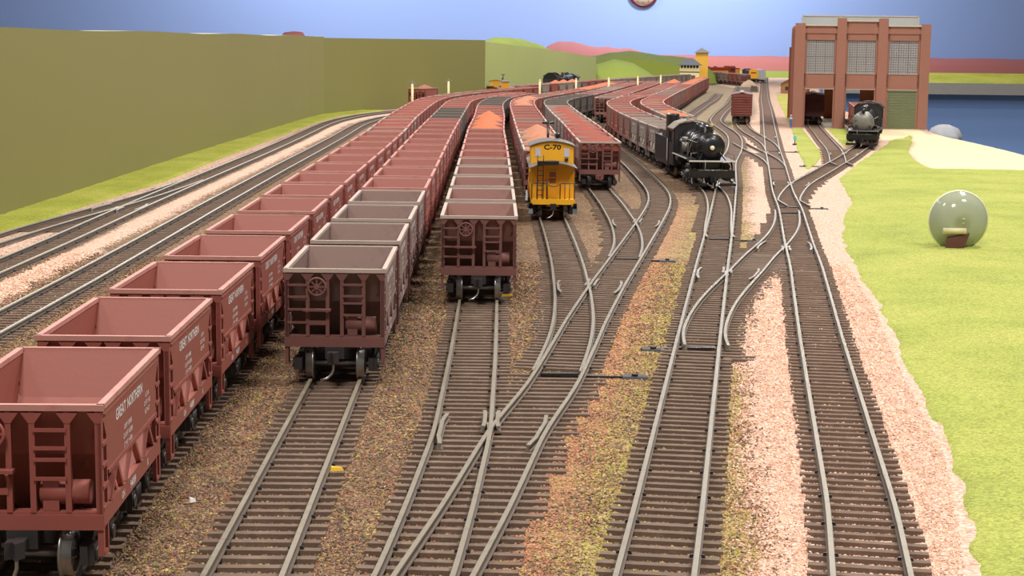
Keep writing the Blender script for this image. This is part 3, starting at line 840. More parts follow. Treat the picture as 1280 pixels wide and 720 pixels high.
ck = thing('wall_clock', 'round white wall clock with a dark red rim high on the blue wall', 'clock', 628, 8398, 399)
MB().lathe([(0, 0), (66, 0), (66, -14), (0, -14)], axis='y', n=40).obj('dial', mat('cream_dial', (236, 226, 206), 0.5, var=0.02), ck)
MB().ring((0, -10, 0), 69, 7, 'y', 48, 8).obj('rim', mat('maroon_rim', (104, 26, 40), 0.35), ck)
mb = MB()
for k in range(12):
    a = 2 * PI * k / 12
    mb.bar((50 * math.sin(a), -15, 50 * math.cos(a)), (58 * math.sin(a), -15, 58 * math.cos(a)), 2.4, 1.2, up=(0, 1, 0))
mb.obj('hour_mark', M['black'], ck)
MB().bar((0, -16, -8), (18, -16, 30), 3, 1, up=(0, 1, 0)).obj('hand', M['black'], ck)
MB().bar((0, -17, -8), (-20, -17, 44), 2.2, 1, up=(0, 1, 0)).obj('hand', M['black'], ck)

# ------------------------------------------------------------------ ore cars
HL, HW, TOP = 33.0, 16.6, 37.5      # half length, half width, rim height


def car_body():
    b = MB()
    # side plates with their notched ends
    side = [(-HL, 37), (-HL, 34.8), (-HL + 2.2, 33.2), (-HL + 4.8, 29.5), (-HL + 5.2, 22.2), (HL - 5.2, 22.2), (HL - 4.8, 29.5), (HL - 2.2, 33.2), (HL, 34.8), (HL, 37)]
    for s in (-1, 1):
        x0, x1 = sorted((s * HW, s * (HW - 0.7)))
        b.prism(side, 'x', x0, x1)
        # rolled rim along the side, rivet strip under it
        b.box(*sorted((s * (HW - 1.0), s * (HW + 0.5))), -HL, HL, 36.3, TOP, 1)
        b.box(*sorted((s * HW, s * (HW + 0.25))), -HL + 2, HL - 2, 34.6, 35.1)
        # bottom chord, side sill and its braces
        b.box(*sorted((s * (HW - 0.9), s * (HW + 0.3))), -HL + 5, HL - 5, 21.8, 22.7)
        b.box(*sorted((s * (HW - 1.3), s * (HW + 0.1))), -HL, HL, 11.6, 15.2)
        for y0, y1 in ((-25, -18), (-12, -18), (-9, -1.5), (9, 1.5), (12, 18), (25, 18)):
            b.bar((s * (HW - .5), y0, 15), (s * (HW - .5), y1, 22), 1.0, 1.2, up=(1, 0, 0))
        # corner gusset inside
        for e in (-1, 1):
            V = [(s * (HW - .8), e * (HL - .8), 33), (s * (HW - 6), e * (HL - 9), 22), (s * (HW - .8), e * (HL - 11), 22)]
            b.add(V, [(0, 1, 2) if s * e > 0 else (2, 1, 0)])
    w = HW - 0.7
    for e in (-1, 1):
        # sloped end sheet with thickness, end rim
        pl = [(e * (HL - .2), 37), (e * (HL - .9), 37), (e * (HL - 6.5), 26.5), (e * 11, 11.5), (e * 11, 10.6), (e * (HL - 5.7), 25.8)]
        b.prism(pl if e < 0 else list(reversed(pl)), 'x', -w, w)
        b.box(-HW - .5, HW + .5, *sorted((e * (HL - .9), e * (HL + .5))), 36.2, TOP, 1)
    # hopper bottom with its doors
    b.hexa([(-9, -8, 5.5), (9, -8, 5.5), (9, 8, 5.5), (-9, 8, 5.5)], [(-w, -12, 12), (w, -12, 12), (w, 12, 12), (-w, 12, 12)])
    b.box(-1.6, 1.6, -HL, HL, 8.6, 11.6)
    return b


def end_frame(e, merged=False):
    b = MB(); y = e * HL
    def Y(a, c): return sorted((y + e * a, y + e * c))
    b.box(-HW, HW, *Y(-1.6, 0.6), 11.2, 14.4)                     # end sill
    b.box(-HW + .2, HW - .2, *Y(-3, .2), 14.4, 14.9)              # platform
    for x in (-15.8, -9.0, -2.4, 2.4, 9.6, 15.8):
        b.box(x - .6, x + .6, *Y(-1.0, 0.2), 14.4, 36)
    for x in (-15.8, -9.0, -2.4, 2.4, 9.6, 15.8):                  # gussets under the rim
        b.prism([(max(-HW, x - 2.2), 35.8), (x - .6, 33.6), (x + .6, 33.6), (min(HW, x + 2.2), 35.8)], 'y', *Y(-.6, .3))
    for s in (-1, 1):
        b.box(*sorted((s * (HW - 1.2), s * HW)), *Y(-1.2, 0.2), 5.5, 37)      # corner post down to the step
        b.box(*sorted((s * (HW - 1), s * HW)), *Y(-5.2, -4.2), 5.5, 30)
        b.box(*sorted((s * (HW - 1), s * HW)), *Y(-5.2, 0), 5.3, 6.2)
    b.box(-10.4, -1.2, *Y(0, 2.2), 23.4, 24.1)                     # brake step
    b.bar((-9, y + e * .2, 21), (-9, y + e * 2, 23.4), .7, .7); b.bar((-2.4, y + e * .2, 21), (-2.4, y + e * 2, 23.4), .7, .7)
    b.box(-8.6, -2.6, *Y(-.8, .4), 18.6, 20.0)
    if merged:
        for q in (ladder(e, 0), ladder(e, 1), reservoir(e)):
            b.join(q)
        for s in (-1, 1):
            b.join(corner_ladder(e, s))
        b.join(coupler(e)); 
    return b


def ladder(e, k):
    b = MB(); y = e * (HL + .3)
    x0, x1 = ((-15.6, -9.2), (2.6, 9.4))[k]
    for z in ((32, 28, 23.8, 19.4), (32.2, 28.4, 26, 22))[k]:
        b.box(x0, x1, *sorted((y - .35, y + .35)), z - .35, z + .35)
    return b


def corner_ladder(e, s):
    b = MB()
    for z in (29, 24.5, 20, 15.5):
        b.box(*sorted((s * (HW - .7), s * (HW + .25))), *sorted((e * (HL - 5), e * (HL - .2))), z - .4, z + .4)
    return b


def reservoir(e):
    b = MB(); y = e * (HL - 2.6)
    b.cyl((3.6, y, 18.6), (13.6, y, 18.6), 2.6, n=12)
    b.box(4.2, 7.5, *sorted((y - 2, y + e * 2.2)), 15, 22)
    return b


def brake_wheel(e):
    b = MB(); y = e * (HL + 1.6); o = (-5.8, y, 31.6)
    b.ring(o, 2.9, .38, 'y', 22, 6)
    for k in range(8):
        a = 2 * PI * k / 8
        b.bar(o, (o[0] + 2.9 * math.cos(a), y, o[2] + 2.9 * math.sin(a)), .45, .45)
    b.cyl((o[0], y - .6, o[2]), (o[0], y + .6, o[2]), .9, n=10)
    b.cyl((o[0], e * (HL - .4), o[2]), (o[0], y, o[2]), .4, n=6)
    return b


def coupler(e):
    b = MB(); y = e * HL
    b.box(-1.3, 1.3, *sorted((y - e * 2, y + e * 4.6)), 7.6, 9.8)
    b.prism([(-1.9, y + e * 4.2), (1.4, y + e * 4.2), (1.9, y + e * 6), (.4, y + e * 8), (-.6, y + e * 6.6), (-1.9, y + e * 7.6)], 'z', 6.9, 10.4)
    b.box(-3.2, 3.2, *sorted((y - e * 1, y + e * .7)), 7.2, 11.2)
    return b


def trip_pin(e):
    b = MB(); y = e * (HL + 5.4)
    b.tube([(0, y, 7.2), (0, y, 4.6), (-.5, y + e * .3, 3.0), (-2.0, y + e * .8, 1.6), (-4.2, y + e * 1.2, 1.1)], .42, 7)
    return b


def wheelset(y):
    b = MB()
    for s in (-1, 1):
        pr = [(0, 7.0), (4.6, 7.0), (5.6, 7.15), (5.7, 7.5), (5.3, 7.8), (5.0, 8.0), (4.9, 9.8), (4.0, 9.8), (3.8, 9.2), (1.2, 9.0), (1.1, 9.9), (0, 9.9)]
        b.lathe([(r, h * s) for r, h in pr], (0, y, 5.0), 'x', 20, 0)
    b.cyl((-9, y, 5), (9, y, 5), .9, n=8)
    return b


def side_frame(s):
    b = MB(); x0, x1 = sorted((s * 11.2, s * 12.8))
    b.prism([(-11, 3.2), (-6, 3.2), (-3.4, 1.9), (3.4, 1.9), (6, 3.2), (11, 3.2), (11, 7.0), (6.5, 7.2), (3.4, 8.8), (-3.4, 8.8), (-6.5, 7.2), (-11, 7.0)], 'x', x0, x1)
    for y in (-8.2, 8.2):
        b.box(*sorted((s * 11, s * 14)), y - 1.9, y + 1.9, 2.9, 7.1)
        b.cyl((s * 13.8, y, 4.9), (s * 14.5, y, 4.9), 1.5, n=10)
    for y in (-1.6, 0, 1.6):
        b.cyl((s * 13.2, y, 2.4), (s * 13.2, y, 6.8), .75, n=7)
    b.box(*sorted((s * 11, s * 13.8)), -3, 3, 1.5, 2.5)
    return b


def bolster():
    b = MB(); b.box(-12, 12, -2.2, 2.2, 5.2, 8.2); b.box(-11, 11, -5, -4.2, 3, 3.8); b.box(-11, 11, 4.2, 5, 3, 3.8)
    return b


def car_letters(side):
    b = MB()
    lines = [("GREAT", 3.5, -13.5, 32.0), ("NORTHERN", 3.3, 2.5, 32.0), ("CAPY 150000", 1.5, -6, 27.6), ("LD LMT 165300", 1.5, -6, 25.6), ("LT WT  44700", 1.5, -6, 23.6),
             ("IL 21-8", 1.5, 17, 29.5), ("CU FT 1102", 1.5, 17, 27.6), ("BLT 4-37", 1.5, 17, 25.7), ("94089", 2.6, -2, 13.3), ("GN", 2.2, -13, 13.3), ("K", 2.2, 16, 13.3)]
    for t, size, y, z in lines:
        V, F = text_mesh(t, size, None)
        for s in (side,):
            b.add([(s * (HW + (0.42 if z < 15 else 0.06) - (0.25 if z < 15 else 0)), y + px * s if s > 0 else -y + px * s, z + py) for px, py, _ in V], F)
    return b


ME = {}
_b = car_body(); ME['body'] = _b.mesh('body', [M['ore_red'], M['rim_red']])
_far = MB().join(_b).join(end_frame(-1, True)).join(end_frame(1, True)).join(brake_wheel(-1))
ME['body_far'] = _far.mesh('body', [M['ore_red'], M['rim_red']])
for e, k in ((-1, 'a'), (1, 'b')):
    ME['end' + k] = end_frame(e).mesh('end_frame', M['frame_red'])
    ME['endm' + k] = end_frame(e, True).mesh('end_frame', M['frame_red'])
    ME['coupler' + k] = coupler(e).mesh('coupler', M['truck_black']); ME['pin' + k] = trip_pin(e).mesh('trip_pin', M['steel'])
    for j in (0, 1):
        ME['ladder%s%d' % (k, j)] = ladder(e, j).mesh('ladder', M['frame_red'])
        ME['corner%s%d' % (k, j)] = corner_ladder(e, (-1, 1)[j]).mesh('corner_ladder', M['frame_red'])
ME['wheel_brake'] = brake_wheel(-1).mesh('brake_wheel', M['frame_red'])
ME['reservoir'] = reservoir(-1).mesh('air_reservoir', M['frame_red'])
ME['letters_l'] = car_letters(-1).mesh('lettering', M['white_ink']); ME['letters_r'] = car_letters(1).mesh('lettering', M['white_ink'])
ME['bolster'] = bolster().mesh('truck', M['truck_black'])
ME['side_l'] = side_frame(-1).mesh('side_frame', M['truck_black']); ME['side_r'] = side_frame(1).mesh('side_frame', M['truck_black'])
ME['axle0'] = wheelset(-8.2).mesh('wheelset', M['wheel']); ME['axle1'] = wheelset(8.2).mesh('wheelset', M['wheel'])
_t = MB().join(bolster()).join(side_frame(-1)).join(side_frame(1)).join(wheelset(-8.2)).join(wheelset(8.2))
ME['truck_far'] = _t.mesh('truck', M['truck_black'])


def load_mesh(kind, seed):
    mb = MB(); nx, ny = 18, 36; r = random.Random(seed)
    cx, cy, ax = r.uniform(-1.5, 1.5), r.uniform(-4, 4), r.uniform(-.1, .1)
    w, l = HW - 1.1, HL - 1.3
    def fn(u, v):
        x, y = (u * 2 - 1) * w, (v * 2 - 1) * l
        k = max(abs(u * 2 - 1), abs(v * 2 - 1))
        if kind == 'peak':
            d = math.hypot((x - cx) / w, (y - cy) / l * 0.95); z = 35.0 + 8.5 * max(0, 1 - d) + 0.6
        elif kind == 'heap':
            d = math.hypot((x - cx) / w, (y - cy) / l * 0.8); z = 35.7 + 4.2 * max(0, 1 - d ** 1.4)
        else:
            z = 35.4 + 1.4 * (1 - k ** 2)
        z += float(vnoise(x + seed * 31, y, 2.4, 5)) * .35 * (k < .98)
        return (x, y, z if k < 0.999 else min(z, 35.6))
    mb.grid(fn, nx, ny)
    b = len(mb.v)                                             # closed underside
    V, F = list(mb.v), list(mb.f)
    mb.add([(-w, -l, 30), (w, -l, 30), (w, l, 30), (-w, l, 30)], [(3, 2, 1, 0)])
    o = lambda i, j: j * (nx + 1) + i
    mb.f.append(tuple([o(i, 0) for i in range(nx, -1, -1)] + [b, b + 1])); mb.m.append(0); mb.sm.append(False)
    mb.f.append(tuple([o(i, ny) for i in range(nx + 1)] + [b + 2, b + 3])); mb.m.append(0); mb.sm.append(False)
    mb.f.append(tuple([o(0, j) for j in range(ny + 1)] + [b + 3, b])); mb.m.append(0); mb.sm.append(False)
    mb.f.append(tuple([o(nx, j) for j in range(ny, -1, -1)] + [b + 1, b + 2])); mb.m.append(0); mb.sm.append(False)
    return mb.mesh('ore_load', M['load_orange'])


LOADS = {k: [load_mesh(k, s) for s in (1, 2, 3)] for k in ('peak', 'heap', 'flat')}
WORDS = ['first', 'second', 'third', 'fourth', 'fifth', 'sixth', 'seventh', 'eighth', 'ninth', 'tenth', 'eleventh', 'twelfth', 'thirteenth', 'fourteenth', 'fifteenth', 'sixteenth', 'seventeenth', 'eighteenth', 'nineteenth']


def ordinal(n):
    if n <= 19: return WORDS[n - 1]
    t = {2: 'twent', 3: 'thirt', 4: 'fort', 5: 'fift', 6: 'sixt'}[n // 10]
    return t + 'ieth' if n % 10 == 0 else t + 'y-' + WORDS[n % 10 - 1]


COLOR_WORD = {'ore_red': 'red', 'ore_red2': 'faded red', 'ore_brown': 'grey-brown', 'ore_mauve': 'dusty mauve', 'ore_grey': 'dusty grey', 'ore_dark': 'dark grey'}
LOAD_WORD = {'load_orange': 'orange', 'load_tan': 'tan', 'load_red': 'red', 'load_brown': 'brown'}
NCAR = [0]


def put(name, key, parent, m=None, loc=None):
    o = bpy.data.objects.new(name, ME[key]); C.objects.link(o); o.parent = parent
    if loc: o.location = tuple(c * S for c in loc)
    if m is not None:
        o.material_slots[0].link = 'OBJECT'; o.material_slots[0].material = m
    return o


def ore_car(x, y, rot, color, label, group, detail, turn=False):
    """detail 2: every part; 1: the larger parts; 0: body and trucks"""
    t = thing('ore_car', label, 'ore car', x, y, 0, rot, group)
    cm = M[color]
    fm = {'ore_red': M['frame_red'], 'ore_red2': M['ore_red2'], 'ore_brown': M['end_dark'], 'ore_mauve': M['end_dark'], 'ore_grey': M['ore_brown'], 'ore_dark': M['ore_dark']}[color]
    bo = put('body', 'body_far' if detail == 0 else 'body', t, cm)
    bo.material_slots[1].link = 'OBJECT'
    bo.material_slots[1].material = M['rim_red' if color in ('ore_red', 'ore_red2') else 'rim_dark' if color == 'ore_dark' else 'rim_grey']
    if detail:
        put('lettering', 'letters_l', t); put('lettering', 'letters_r', t)
        put('brake_wheel', 'wheel_brake', t, fm)
        for k in 'ab':
            if detail == 2:
                f = put('end_frame', 'end' + k, t, fm)
                for j in '01':
                    put('ladder', 'ladder' + k + j, f, fm)
                    put('corner_ladder', 'corner' + k + j, f, fm)
                c = put('coupler', 'coupler' + k, t); put('trip_pin', 'pin' + k, c)
            else:
                put('end_frame', 'endm' + k, t, fm)
        if detail == 2:
            put('air_reservoir', 'reservoir', t, fm)
    for yy in (-20.5, 20.5):
        if detail == 2:
            w = put('truck', 'bolster', t, None, (0, yy, 0))
            for q, n in (('side_l', 'side_frame'), ('side_r', 'side_frame'), ('axle0', 'wheelset'), ('axle1', 'wheelset')):
                put(n, q, w)
        else:
            put('truck', 'truck_far', t, None, (0, yy, 0))
    NCAR[0] += 1
    return t


def string(route, y_front, y_end, where, colors, loads=(), pitch=82.4, group='ore cars coupled in long strings', flip=False):
    """a string of coupled cars; y_front is the near end of the first body"""
    p = P[route]; a = p.arc(y_front) + HL; n = 0; end = p.arc(min(y_end, p.Y[-1] - 4))
    while a + HL < end:
        n += 1
        (x0, y0), (x1, y1) = p.at(a - 20.5), p.at(a + 20.5)
        x, y = (x0 + x1) / 2, (y0 + y1) / 2; rot = -math.atan2(x1 - x0, y1 - y0)
        color = colors(n) if callable(colors) else colors
        ld = [l for l in loads if l[0] <= n <= l[1]]
        d = 2 if y < 1010 else (1 if y < 1900 else 0)
        w = COLOR_WORD[color]
        ore_car(x, y, rot, color, '%s%s ore car, %s in the string %s' % ('loaded ' if ld else ('empty ' if y < 2300 else ''), w, ordinal(n), where), group, d)
        if ld:
            k, m = ld[0][2], ld[0][3]
            o = link('ore_load', LOADS[k][n % 3], None, [M[m]])
            o.location = (x * S, y * S, 0); o.rotation_euler = (0, 0, rot)
            tag(o, '%s ore heaped in the %s car of the string %s' % (LOAD_WORD[m], ordinal(n), where), 'ore', 'ore loads in the cars')
        a += pitch + rnd.uniform(-.3, .3)
    return n


def pick(seq, default):
    """seq: (from, to, colour)"""
    r = random.Random(5)
    ch = {}
    def f(n):
        for a, b, c in seq:
            if a <= n <= b: return c
        if n not in ch: ch[n] = default[r.randrange(len(default))]
        return ch[n]
    return f


REDS = ['ore_red', 'ore_red2', 'ore_red', 'ore_red2', 'ore_mauve']
string('wall', 335.5, 3425, 'nearest the green wall', pick([(1, 14, 'ore_red')], REDS), [(15, 26, 'flat', 'load_red')])
string('grey', 553, 2935, 'led by a grey-brown car', pick([(1, 4, 'ore_brown'), (5, 9, 'ore_red'), (16, 19, 'ore_dark')], ['ore_red', 'ore_red2', 'ore_red']))
string('lead', 737, 2930, 'between grey-brown car and caboose', pick([(1, 5, 'ore_mauve'), (6, 13, 'ore_red2'), (19, 23, 'ore_dark')], ['ore_red', 'ore_red2']), [(11, 14, 'peak', 'load_orange')])
string('caboose', 1240, 4160, 'behind the near yellow caboose', pick([(1, 3, 'ore_mauve')], REDS), [(1, 4, 'peak', 'load_tan'), (13, 17, 'heap', 'load_tan'), (20, 23, 'flat', 'load_brown'), (25, 32, 'heap', 'load_orange')])
string('heaped', 1357, 4150, 'heaped red beside the caboose', pick([(1, 1, 'ore_mauve'), (2, 4, 'ore_red2'), (5, 11, 'ore_grey'), (12, 18, 'ore_dark')], REDS + ['ore_grey']), [(1, 1, 'heap', 'load_red'), (2, 10, 'heap', 'load_red'), (24, 30, 'flat', 'load_brown')])
string('ladder', 2640, 4210, 'ending on the empty curve', pick([(1, 1, 'ore_mauve')], REDS), [(4, 6, 'flat', 'load_red')])
string('engine', 1628, 4170, 'behind the black locomotive', pick([(1, 3, 'ore_grey'), (4, 4, 'ore_mauve')], REDS), [(14, 15, 'flat', 'load_brown'), (21, 24, 'flat', 'load_brown'), (29, 31, 'peak', 'load_orange')])
string('orange', 1932, 4860, 'starting beside the black locomotive', pick([(1, 2, 'ore_grey'), (12, 18, 'ore_mauve')], REDS), [(1, 2, 'heap', 'load_orange'), (6, 9, 'flat', 'load_brown'), (24, 34, 'heap', 'load_orange')])
string('wall_main', 3440, 5520, 'behind the far yellow caboose', pick([(13, 26, 'ore_grey')], REDS + ['ore_grey']), [(5, 7, 'peak', 'load_orange')])
# a string standing across the far end of the yard
P['far'] = Path([(776, 5600), (768, 5750), (748, 6050), (735, 6350), (728, 6600)])
string('far', 5660, 6300, 'before the far yellow-nosed diesel', pick([(1, 1, 'ore_mauve'), (2, 3, 'ore_red2')], ['ore_grey']), [(6, 7, 'heap', 'load_brown')])
string('stall_b' if 'stall_b' in P else 'house_b', 2335, 2590, 'behind the silver-fronted locomotive', pick([(1, 1, 'ore_red2')], ['ore_red']), [(1, 1, 'heap', 'load_orange'), (2, 3, 'flat', 'load_red')])
string('outer_main', 3110, 3200, 'standing alone by the green wall', pick([], ['ore_red2']), [(1, 1, 'peak', 'load_brown')])
# @@PART3
# ------------------------------------------------------------------ steam locomotives
def plain_truck(name, parent, y, m='truck_black', tilt=0):
    t = put(name, 'bolster', parent, None, (0, y, 0))
    for q, n in (('side_l', 'side_frame'), ('side_r', 'side_frame'), ('axle0', 'wheelset'), ('axle1', 'wheelset')):
        put(n, q, t)
    return t


def driver_wheel(x, y, r, s):
    b = MB()
    pr = [(r * .80, 0), (r + .9, 0), (r + .9, .7), (r, .8), (r, 2.4), (r * .80, 2.4), (r * .80, 0)]
    b.lathe([(a, h * s) for a, h in pr], (x, y, r), 'x', 28)
    for k in range(10):
        a = 2 * PI * k / 10 + .2
        b.bar((x + s * 1.2, y, r), (x + s * 1.2, y + r * .82 * math.cos(a), r + r * .82 * math.sin(a)), .9, 1.0, up=(1, 0, 0))
    b.cyl((x, y, r), (x + s * 2.8, y, r), r * .24, n=12)
    a0 = -1.9                                                  # counterweight
    b.prism([(y + r * .8 * math.cos(a0 + t * .28), r + r * .8 * math.sin(a0 + t * .28)) for t in range(-3, 4)], 'x', *sorted((x + s * .4, x + s * 2.2)))
    return b


def steam_engine(label, group, x, y, rot, R=11.2, zc=33.0, front='black', lamp_z=None, deck=22.6, white=True, length=132):
    t = thing('steam_locomotive', label, 'locomotive', x, y, 0, rot, group)
    L = length
    bk, bs = M['black'], M['black_soft']
    # boiler: smokebox, courses with bands, firebox
    b = MB(); pr = [(R * .3, 12.5), (R, 12.5), (R, 33), (R + .35, 33), (R + .35, 34.5), (R, 34.5), (R, 50), (R + .4, 50), (R + .4, 51), (R + .1, 51), (R + .4, 66), (R + .8, 66), (R + .8, 67), (R + .5, 67), (R + .9, 82), (R + 1.2, 82), (R + 1.2, 83), (R + .9, 83), (R + 1, L - 30)]
    b.lathe(pr, (0, 0, zc), 'y', 32)
    boiler = b.obj('boiler', bk, t)
    b = MB(); b.prism([(-R - 1, zc), (R + 1, zc), (R + 2, 14), (-R - 2, 14)], 'y', 82, L - 26)
    b.obj('firebox', bs, t)
    # smokebox front: ring of bolts, domed door, dogs, hinge
    fm = M['graphite'] if front == 'silver' else bk
    b = MB(); b.lathe([(R + .5, 14), (R + .6, 12.2), (R + .1, 11.2), (R * .84, 11.0), (R * .83, 10.6), (R * .80, 10.0), (R * .62, 9.0), (R * .36, 8.3), (0, 8.0)], (0, 0, zc), 'y', 36)
    for k in range(16):
        a = 2 * PI * k / 16
        b.cyl((R * .92 * math.cos(a), 11.3, zc + R * .92 * math.sin(a)), (R * .92 * math.cos(a), 10.5, zc + R * .92 * math.sin(a)), .38, n=6)
    for k in range(6):
        a = 2 * PI * k / 6 + .3
        b.bar((R * .86 * math.cos(a), 10.2, zc + R * .86 * math.sin(a)), (R * .74 * math.cos(a), 9.6, zc + R * .74 * math.sin(a)), .9, .7, up=(0, 1, 0))
    b.box(-R * .86, -R * .3, 8.8, 9.9, zc + 2.2, zc + 3); b.box(-R * .86, -R * .3, 8.8, 9.9, zc - 3, zc - 2.2)
    b.obj('smokebox_front', fm, t)
    lz = zc if lamp_z is None else lamp_z
    b = MB(); b.cyl((0, 10 if lamp_z is None else 14, lz), (0, 4.6 if lamp_z is None else 8, lz), 2.3, n=18)
    b.box(-1.6, 1.6, 7 if lamp_z is None else 9, 10 if lamp_z is None else 14, lz - 3.2, lz - 1.2)
    hl = b.obj('headlight', bs, t)
    b = MB(); f = 4.55 if lamp_z is None else 7.95
    b.lathe([(0, f - .5), (1.2, f - .35), (1.95, f)], (0, 0, lz), 'y', 18)
    b.obj('lens', M['lamp'] if lamp_z is None else M['window_dark'], hl)
    # stack, domes, bell, turret, generator
    top = zc + R
    b = MB(); b.lathe([(3.6, -1.5), (2.9, .5), (2.6, 3), (3.0, 5.2), (3.3, 5.6), (2.6, 5.8), (2.3, 5.0), (0, 4)], (0, 21, top), 'z', 20); b.obj('smokestack', bk, t)
    b = MB(); b.lathe([(5.2, -2.5), (4.7, 0), (4.5, 3.6), (3.8, 4.8), (2, 5.5), (0, 5.7)], (0, 42, top + .2), 'z', 22); b.obj('sand_dome', bk, t)
    b = MB(); b.lathe([(5.0, -2.5), (4.4, 0), (4.2, 4.2), (3.4, 5.5), (1.6, 6.2), (0, 6.4)], (0, 66, top + .5), 'z', 22)
    b.cyl((-2.2, 74, top), (-2.2, 74, top + 4), .7, n=8); b.cyl((2.2, 74, top), (2.2, 74, top + 4), .7, n=8); b.obj('steam_dome', bk, t)
    b = MB(); b.lathe([(1.7, 0), (1.5, .5), (1.1, 1.6), (.5, 2.3), (0, 2.4)], (0, 31.5, top + 1.2), 'z', 14); b.bar((-2, 31.5, top - .8), (-2, 31.5, top + 3), .6, .6); b.bar((2, 31.5, top - .8), (2, 31.5, top + 3), .6, .6); b.bar((-2, 31.5, top + 3), (2, 31.5, top + 3), .6, .6)
    b.obj('bell', M['silver'], t)
    # pumps and tanks hung along the left and right of the boiler
    b = MB()
    for yy in (58, 64):
        b.cyl((-R - 2.2, yy, zc - 6), (-R - 2.2, yy, zc + 1.5), 2.3, n=12); b.cyl((-R - 2.2, yy, zc + 2.2), (-R - 2.2, yy, zc + 6), 1.9, n=12)
    b.obj('air_pump', M['graphite'] if front != 'silver' else bs, t)
    for s in (-1, 1):
        b = MB(); b.cyl((s * (R + 3.2), 40 if s > 0 else 72, 19.5), (s * (R + 3.2), 80 if s > 0 else 92, 19.5), 2.8, n=14); b.obj('air_tank', bs, t)
        # running board
        b = MB(); b.box(*sorted((s * (R - 2), s * 17.8)), 26, L - 30, deck, deck + .6)
        b.hexa(*[[(p[0] * s, p[1], p[2]) for p in (q if s > 0 else [q[1], q[0], q[3], q[2]])] for q in
                 ([(10, 12, deck - 2.6), (17.4, 12, deck - 2.6), (17.8, 26, deck), (10, 26, deck)], [(10, 12, deck - 2.0), (17.4, 12, deck - 2.0), (17.8, 26, deck + .6), (10, 26, deck + .6)])])
        rb = b.obj('running_board', bs, t)
        b = MB(); b.box(*sorted((s * 17.5, s * 18.05)), 25, L - 30, deck - .1, deck + .9); b.obj('board_edge', M['edge_white'] if white else M['graphite'], rb)
        # handrail on stanchions
        b = MB(); b.tube([(s * (R + .9), 14, zc + 4), (s * (R + 1.2), L - 30, zc + 4)], .35, 6)
        for yy in range(18, L - 30, 14):
            b.cyl((s * (R - .6), yy, zc + 4), (s * (R + 1.1), yy, zc + 4), .3, n=5)
        b.obj('handrail', M['graphite'], t)
        # piping on the boiler side
        b = MB()
        b.tube([(s * (R * .82), 24, zc + 7.6), (s * (R * .95), 36, zc + 5.6), (s * (R + .6), 44, zc - 2), (s * (R + 1.5), 50, deck + 1)], .55, 6)
        b.tube([(s * (R * .7), 48, zc + 8.6), (s * (R + .8), 52, zc + 1), (s * (R + 1.2), 54, deck)], .45, 6)
        b.tube([(s * (R * .6), 62, zc + 9.6), (s * (R + .9), 70, zc + 1.4), (s * (R + 1.2), 80, deck + 1)], .45, 6)
        b.cyl((s * (R + .4), 86, zc + 1.5), (s * (R + .4), 96, zc + 1.5), 1.6, n=10)
        b.obj('boiler_pipe', M['silver'] if (s < 0 and front != 'silver') else bs, t)
        # cylinder with valve chest
        b = MB(); b.cyl((s * 14.2, 13, 10.2), (s * 14.2, 30, 10.2), 4.7, n=18); b.cyl((s * 14.2, 12.2, 10.2), (s * 14.2, 13, 10.2), 3.6, n=18)
        b.cyl((s * 14.2, 14, 17.2), (s * 14.2, 29, 17.2), 2.7, n=14); b.box(*sorted((s * 9, s * 14)), 15, 28, 8, 20)
        b.obj('cylinder', bs, t)
        # drivers and rods
        for yy in (40, 56.5, 73, 89.5):
            driver_wheel(s * 7.3, yy, 7.6, s).obj('driving_wheel', M['black_soft'], t)
        b = MB(); b.box(*sorted((s * 10.4, s * 11.2)), 39, 90.5, 5.2, 6.8)
        for yy in (40, 56.5, 73, 89.5):
            b.cyl((s * 10.2, yy, 6.0), (s * 11.6, yy, 6.0), 1.5, n=10)
        b.obj('side_rod', M['silver'], t)
        b = MB(); b.bar((s * 12.4, 30, 10.2), (s * 12.4, 46, 10.2), 1, 1.2, up=(1, 0, 0)); b.bar((s * 12.4, 46, 10.2), (s * 12.0, 73, 6.2), .8, 1.4, up=(1, 0, 0)); b.box(*sorted((s * 11.6, s * 13.6)), 33, 52, 12, 13)
        b.bar((s * 12.8, 46, 18), (s * 12.8, 58, 14), .8, 1.6, up=(1, 0, 0)); b.bar((s * 12.8, 30, 17), (s * 12.8, 58, 17), .7, .8, up=(1, 0, 0))
        b.obj('main_rod', M['graphite'], t)
    # frame and pilot
    b = MB(); b.box(-5.5, 5.5, 4, L - 8, 6.5, 14); b.box(-8.5, 8.5, 12, 30, 8, 21); b.prism([(-7, 21), (7, 21), (9, zc - R * .75), (-9, zc - R * .75)], 'y', 14, 28); b.obj('frame', bs, t)
    b = MB(); b.box(-18.6, 18.6, 1.6, 5, 8.6, 15.2); b.box(-17.6, 17.6, .8, 1.8, 9.4, 14.4)
    for s in (-1, 1):
        b.bar((s * 17, 3.5, 15), (s * 17, 12, deck - .6), 1.0, 1.6); b.bar((s * 8, 3.5, 15), (s * 8, 12, deck - .6), .9, 1.4)
    b.tube([(-16, .6, 15.8), (-3, -.4, 15.8), (0, -1.4, 14.6), (3, -.4, 15.8), (16, .6, 15.8)], .35, 6)
    b.box(-9.5, 9.5, 9, 12.5, 8, deck - .8)
    for xx in (-12, -4, 4, 12):
        b.cyl((xx, .9, 12), (xx, .2, 12), .5, n=6)
    pb = b.obj('pilot_beam', bk, t)
    b = MB(); b.box(-19.2, 19.2, 1.4, 14, deck - .6, deck + .2); dk = b.obj('front_deck', bs, t)
    b = MB(); b.box(-19.3, 19.3, .9, 1.5, deck - .7, deck + .4); b.box(-11.5, 12.5, .6, .9, 14.9, 15.6)
    b.obj('white_edge', M['edge_white'] if white else M['graphite'], dk)
    b = MB()
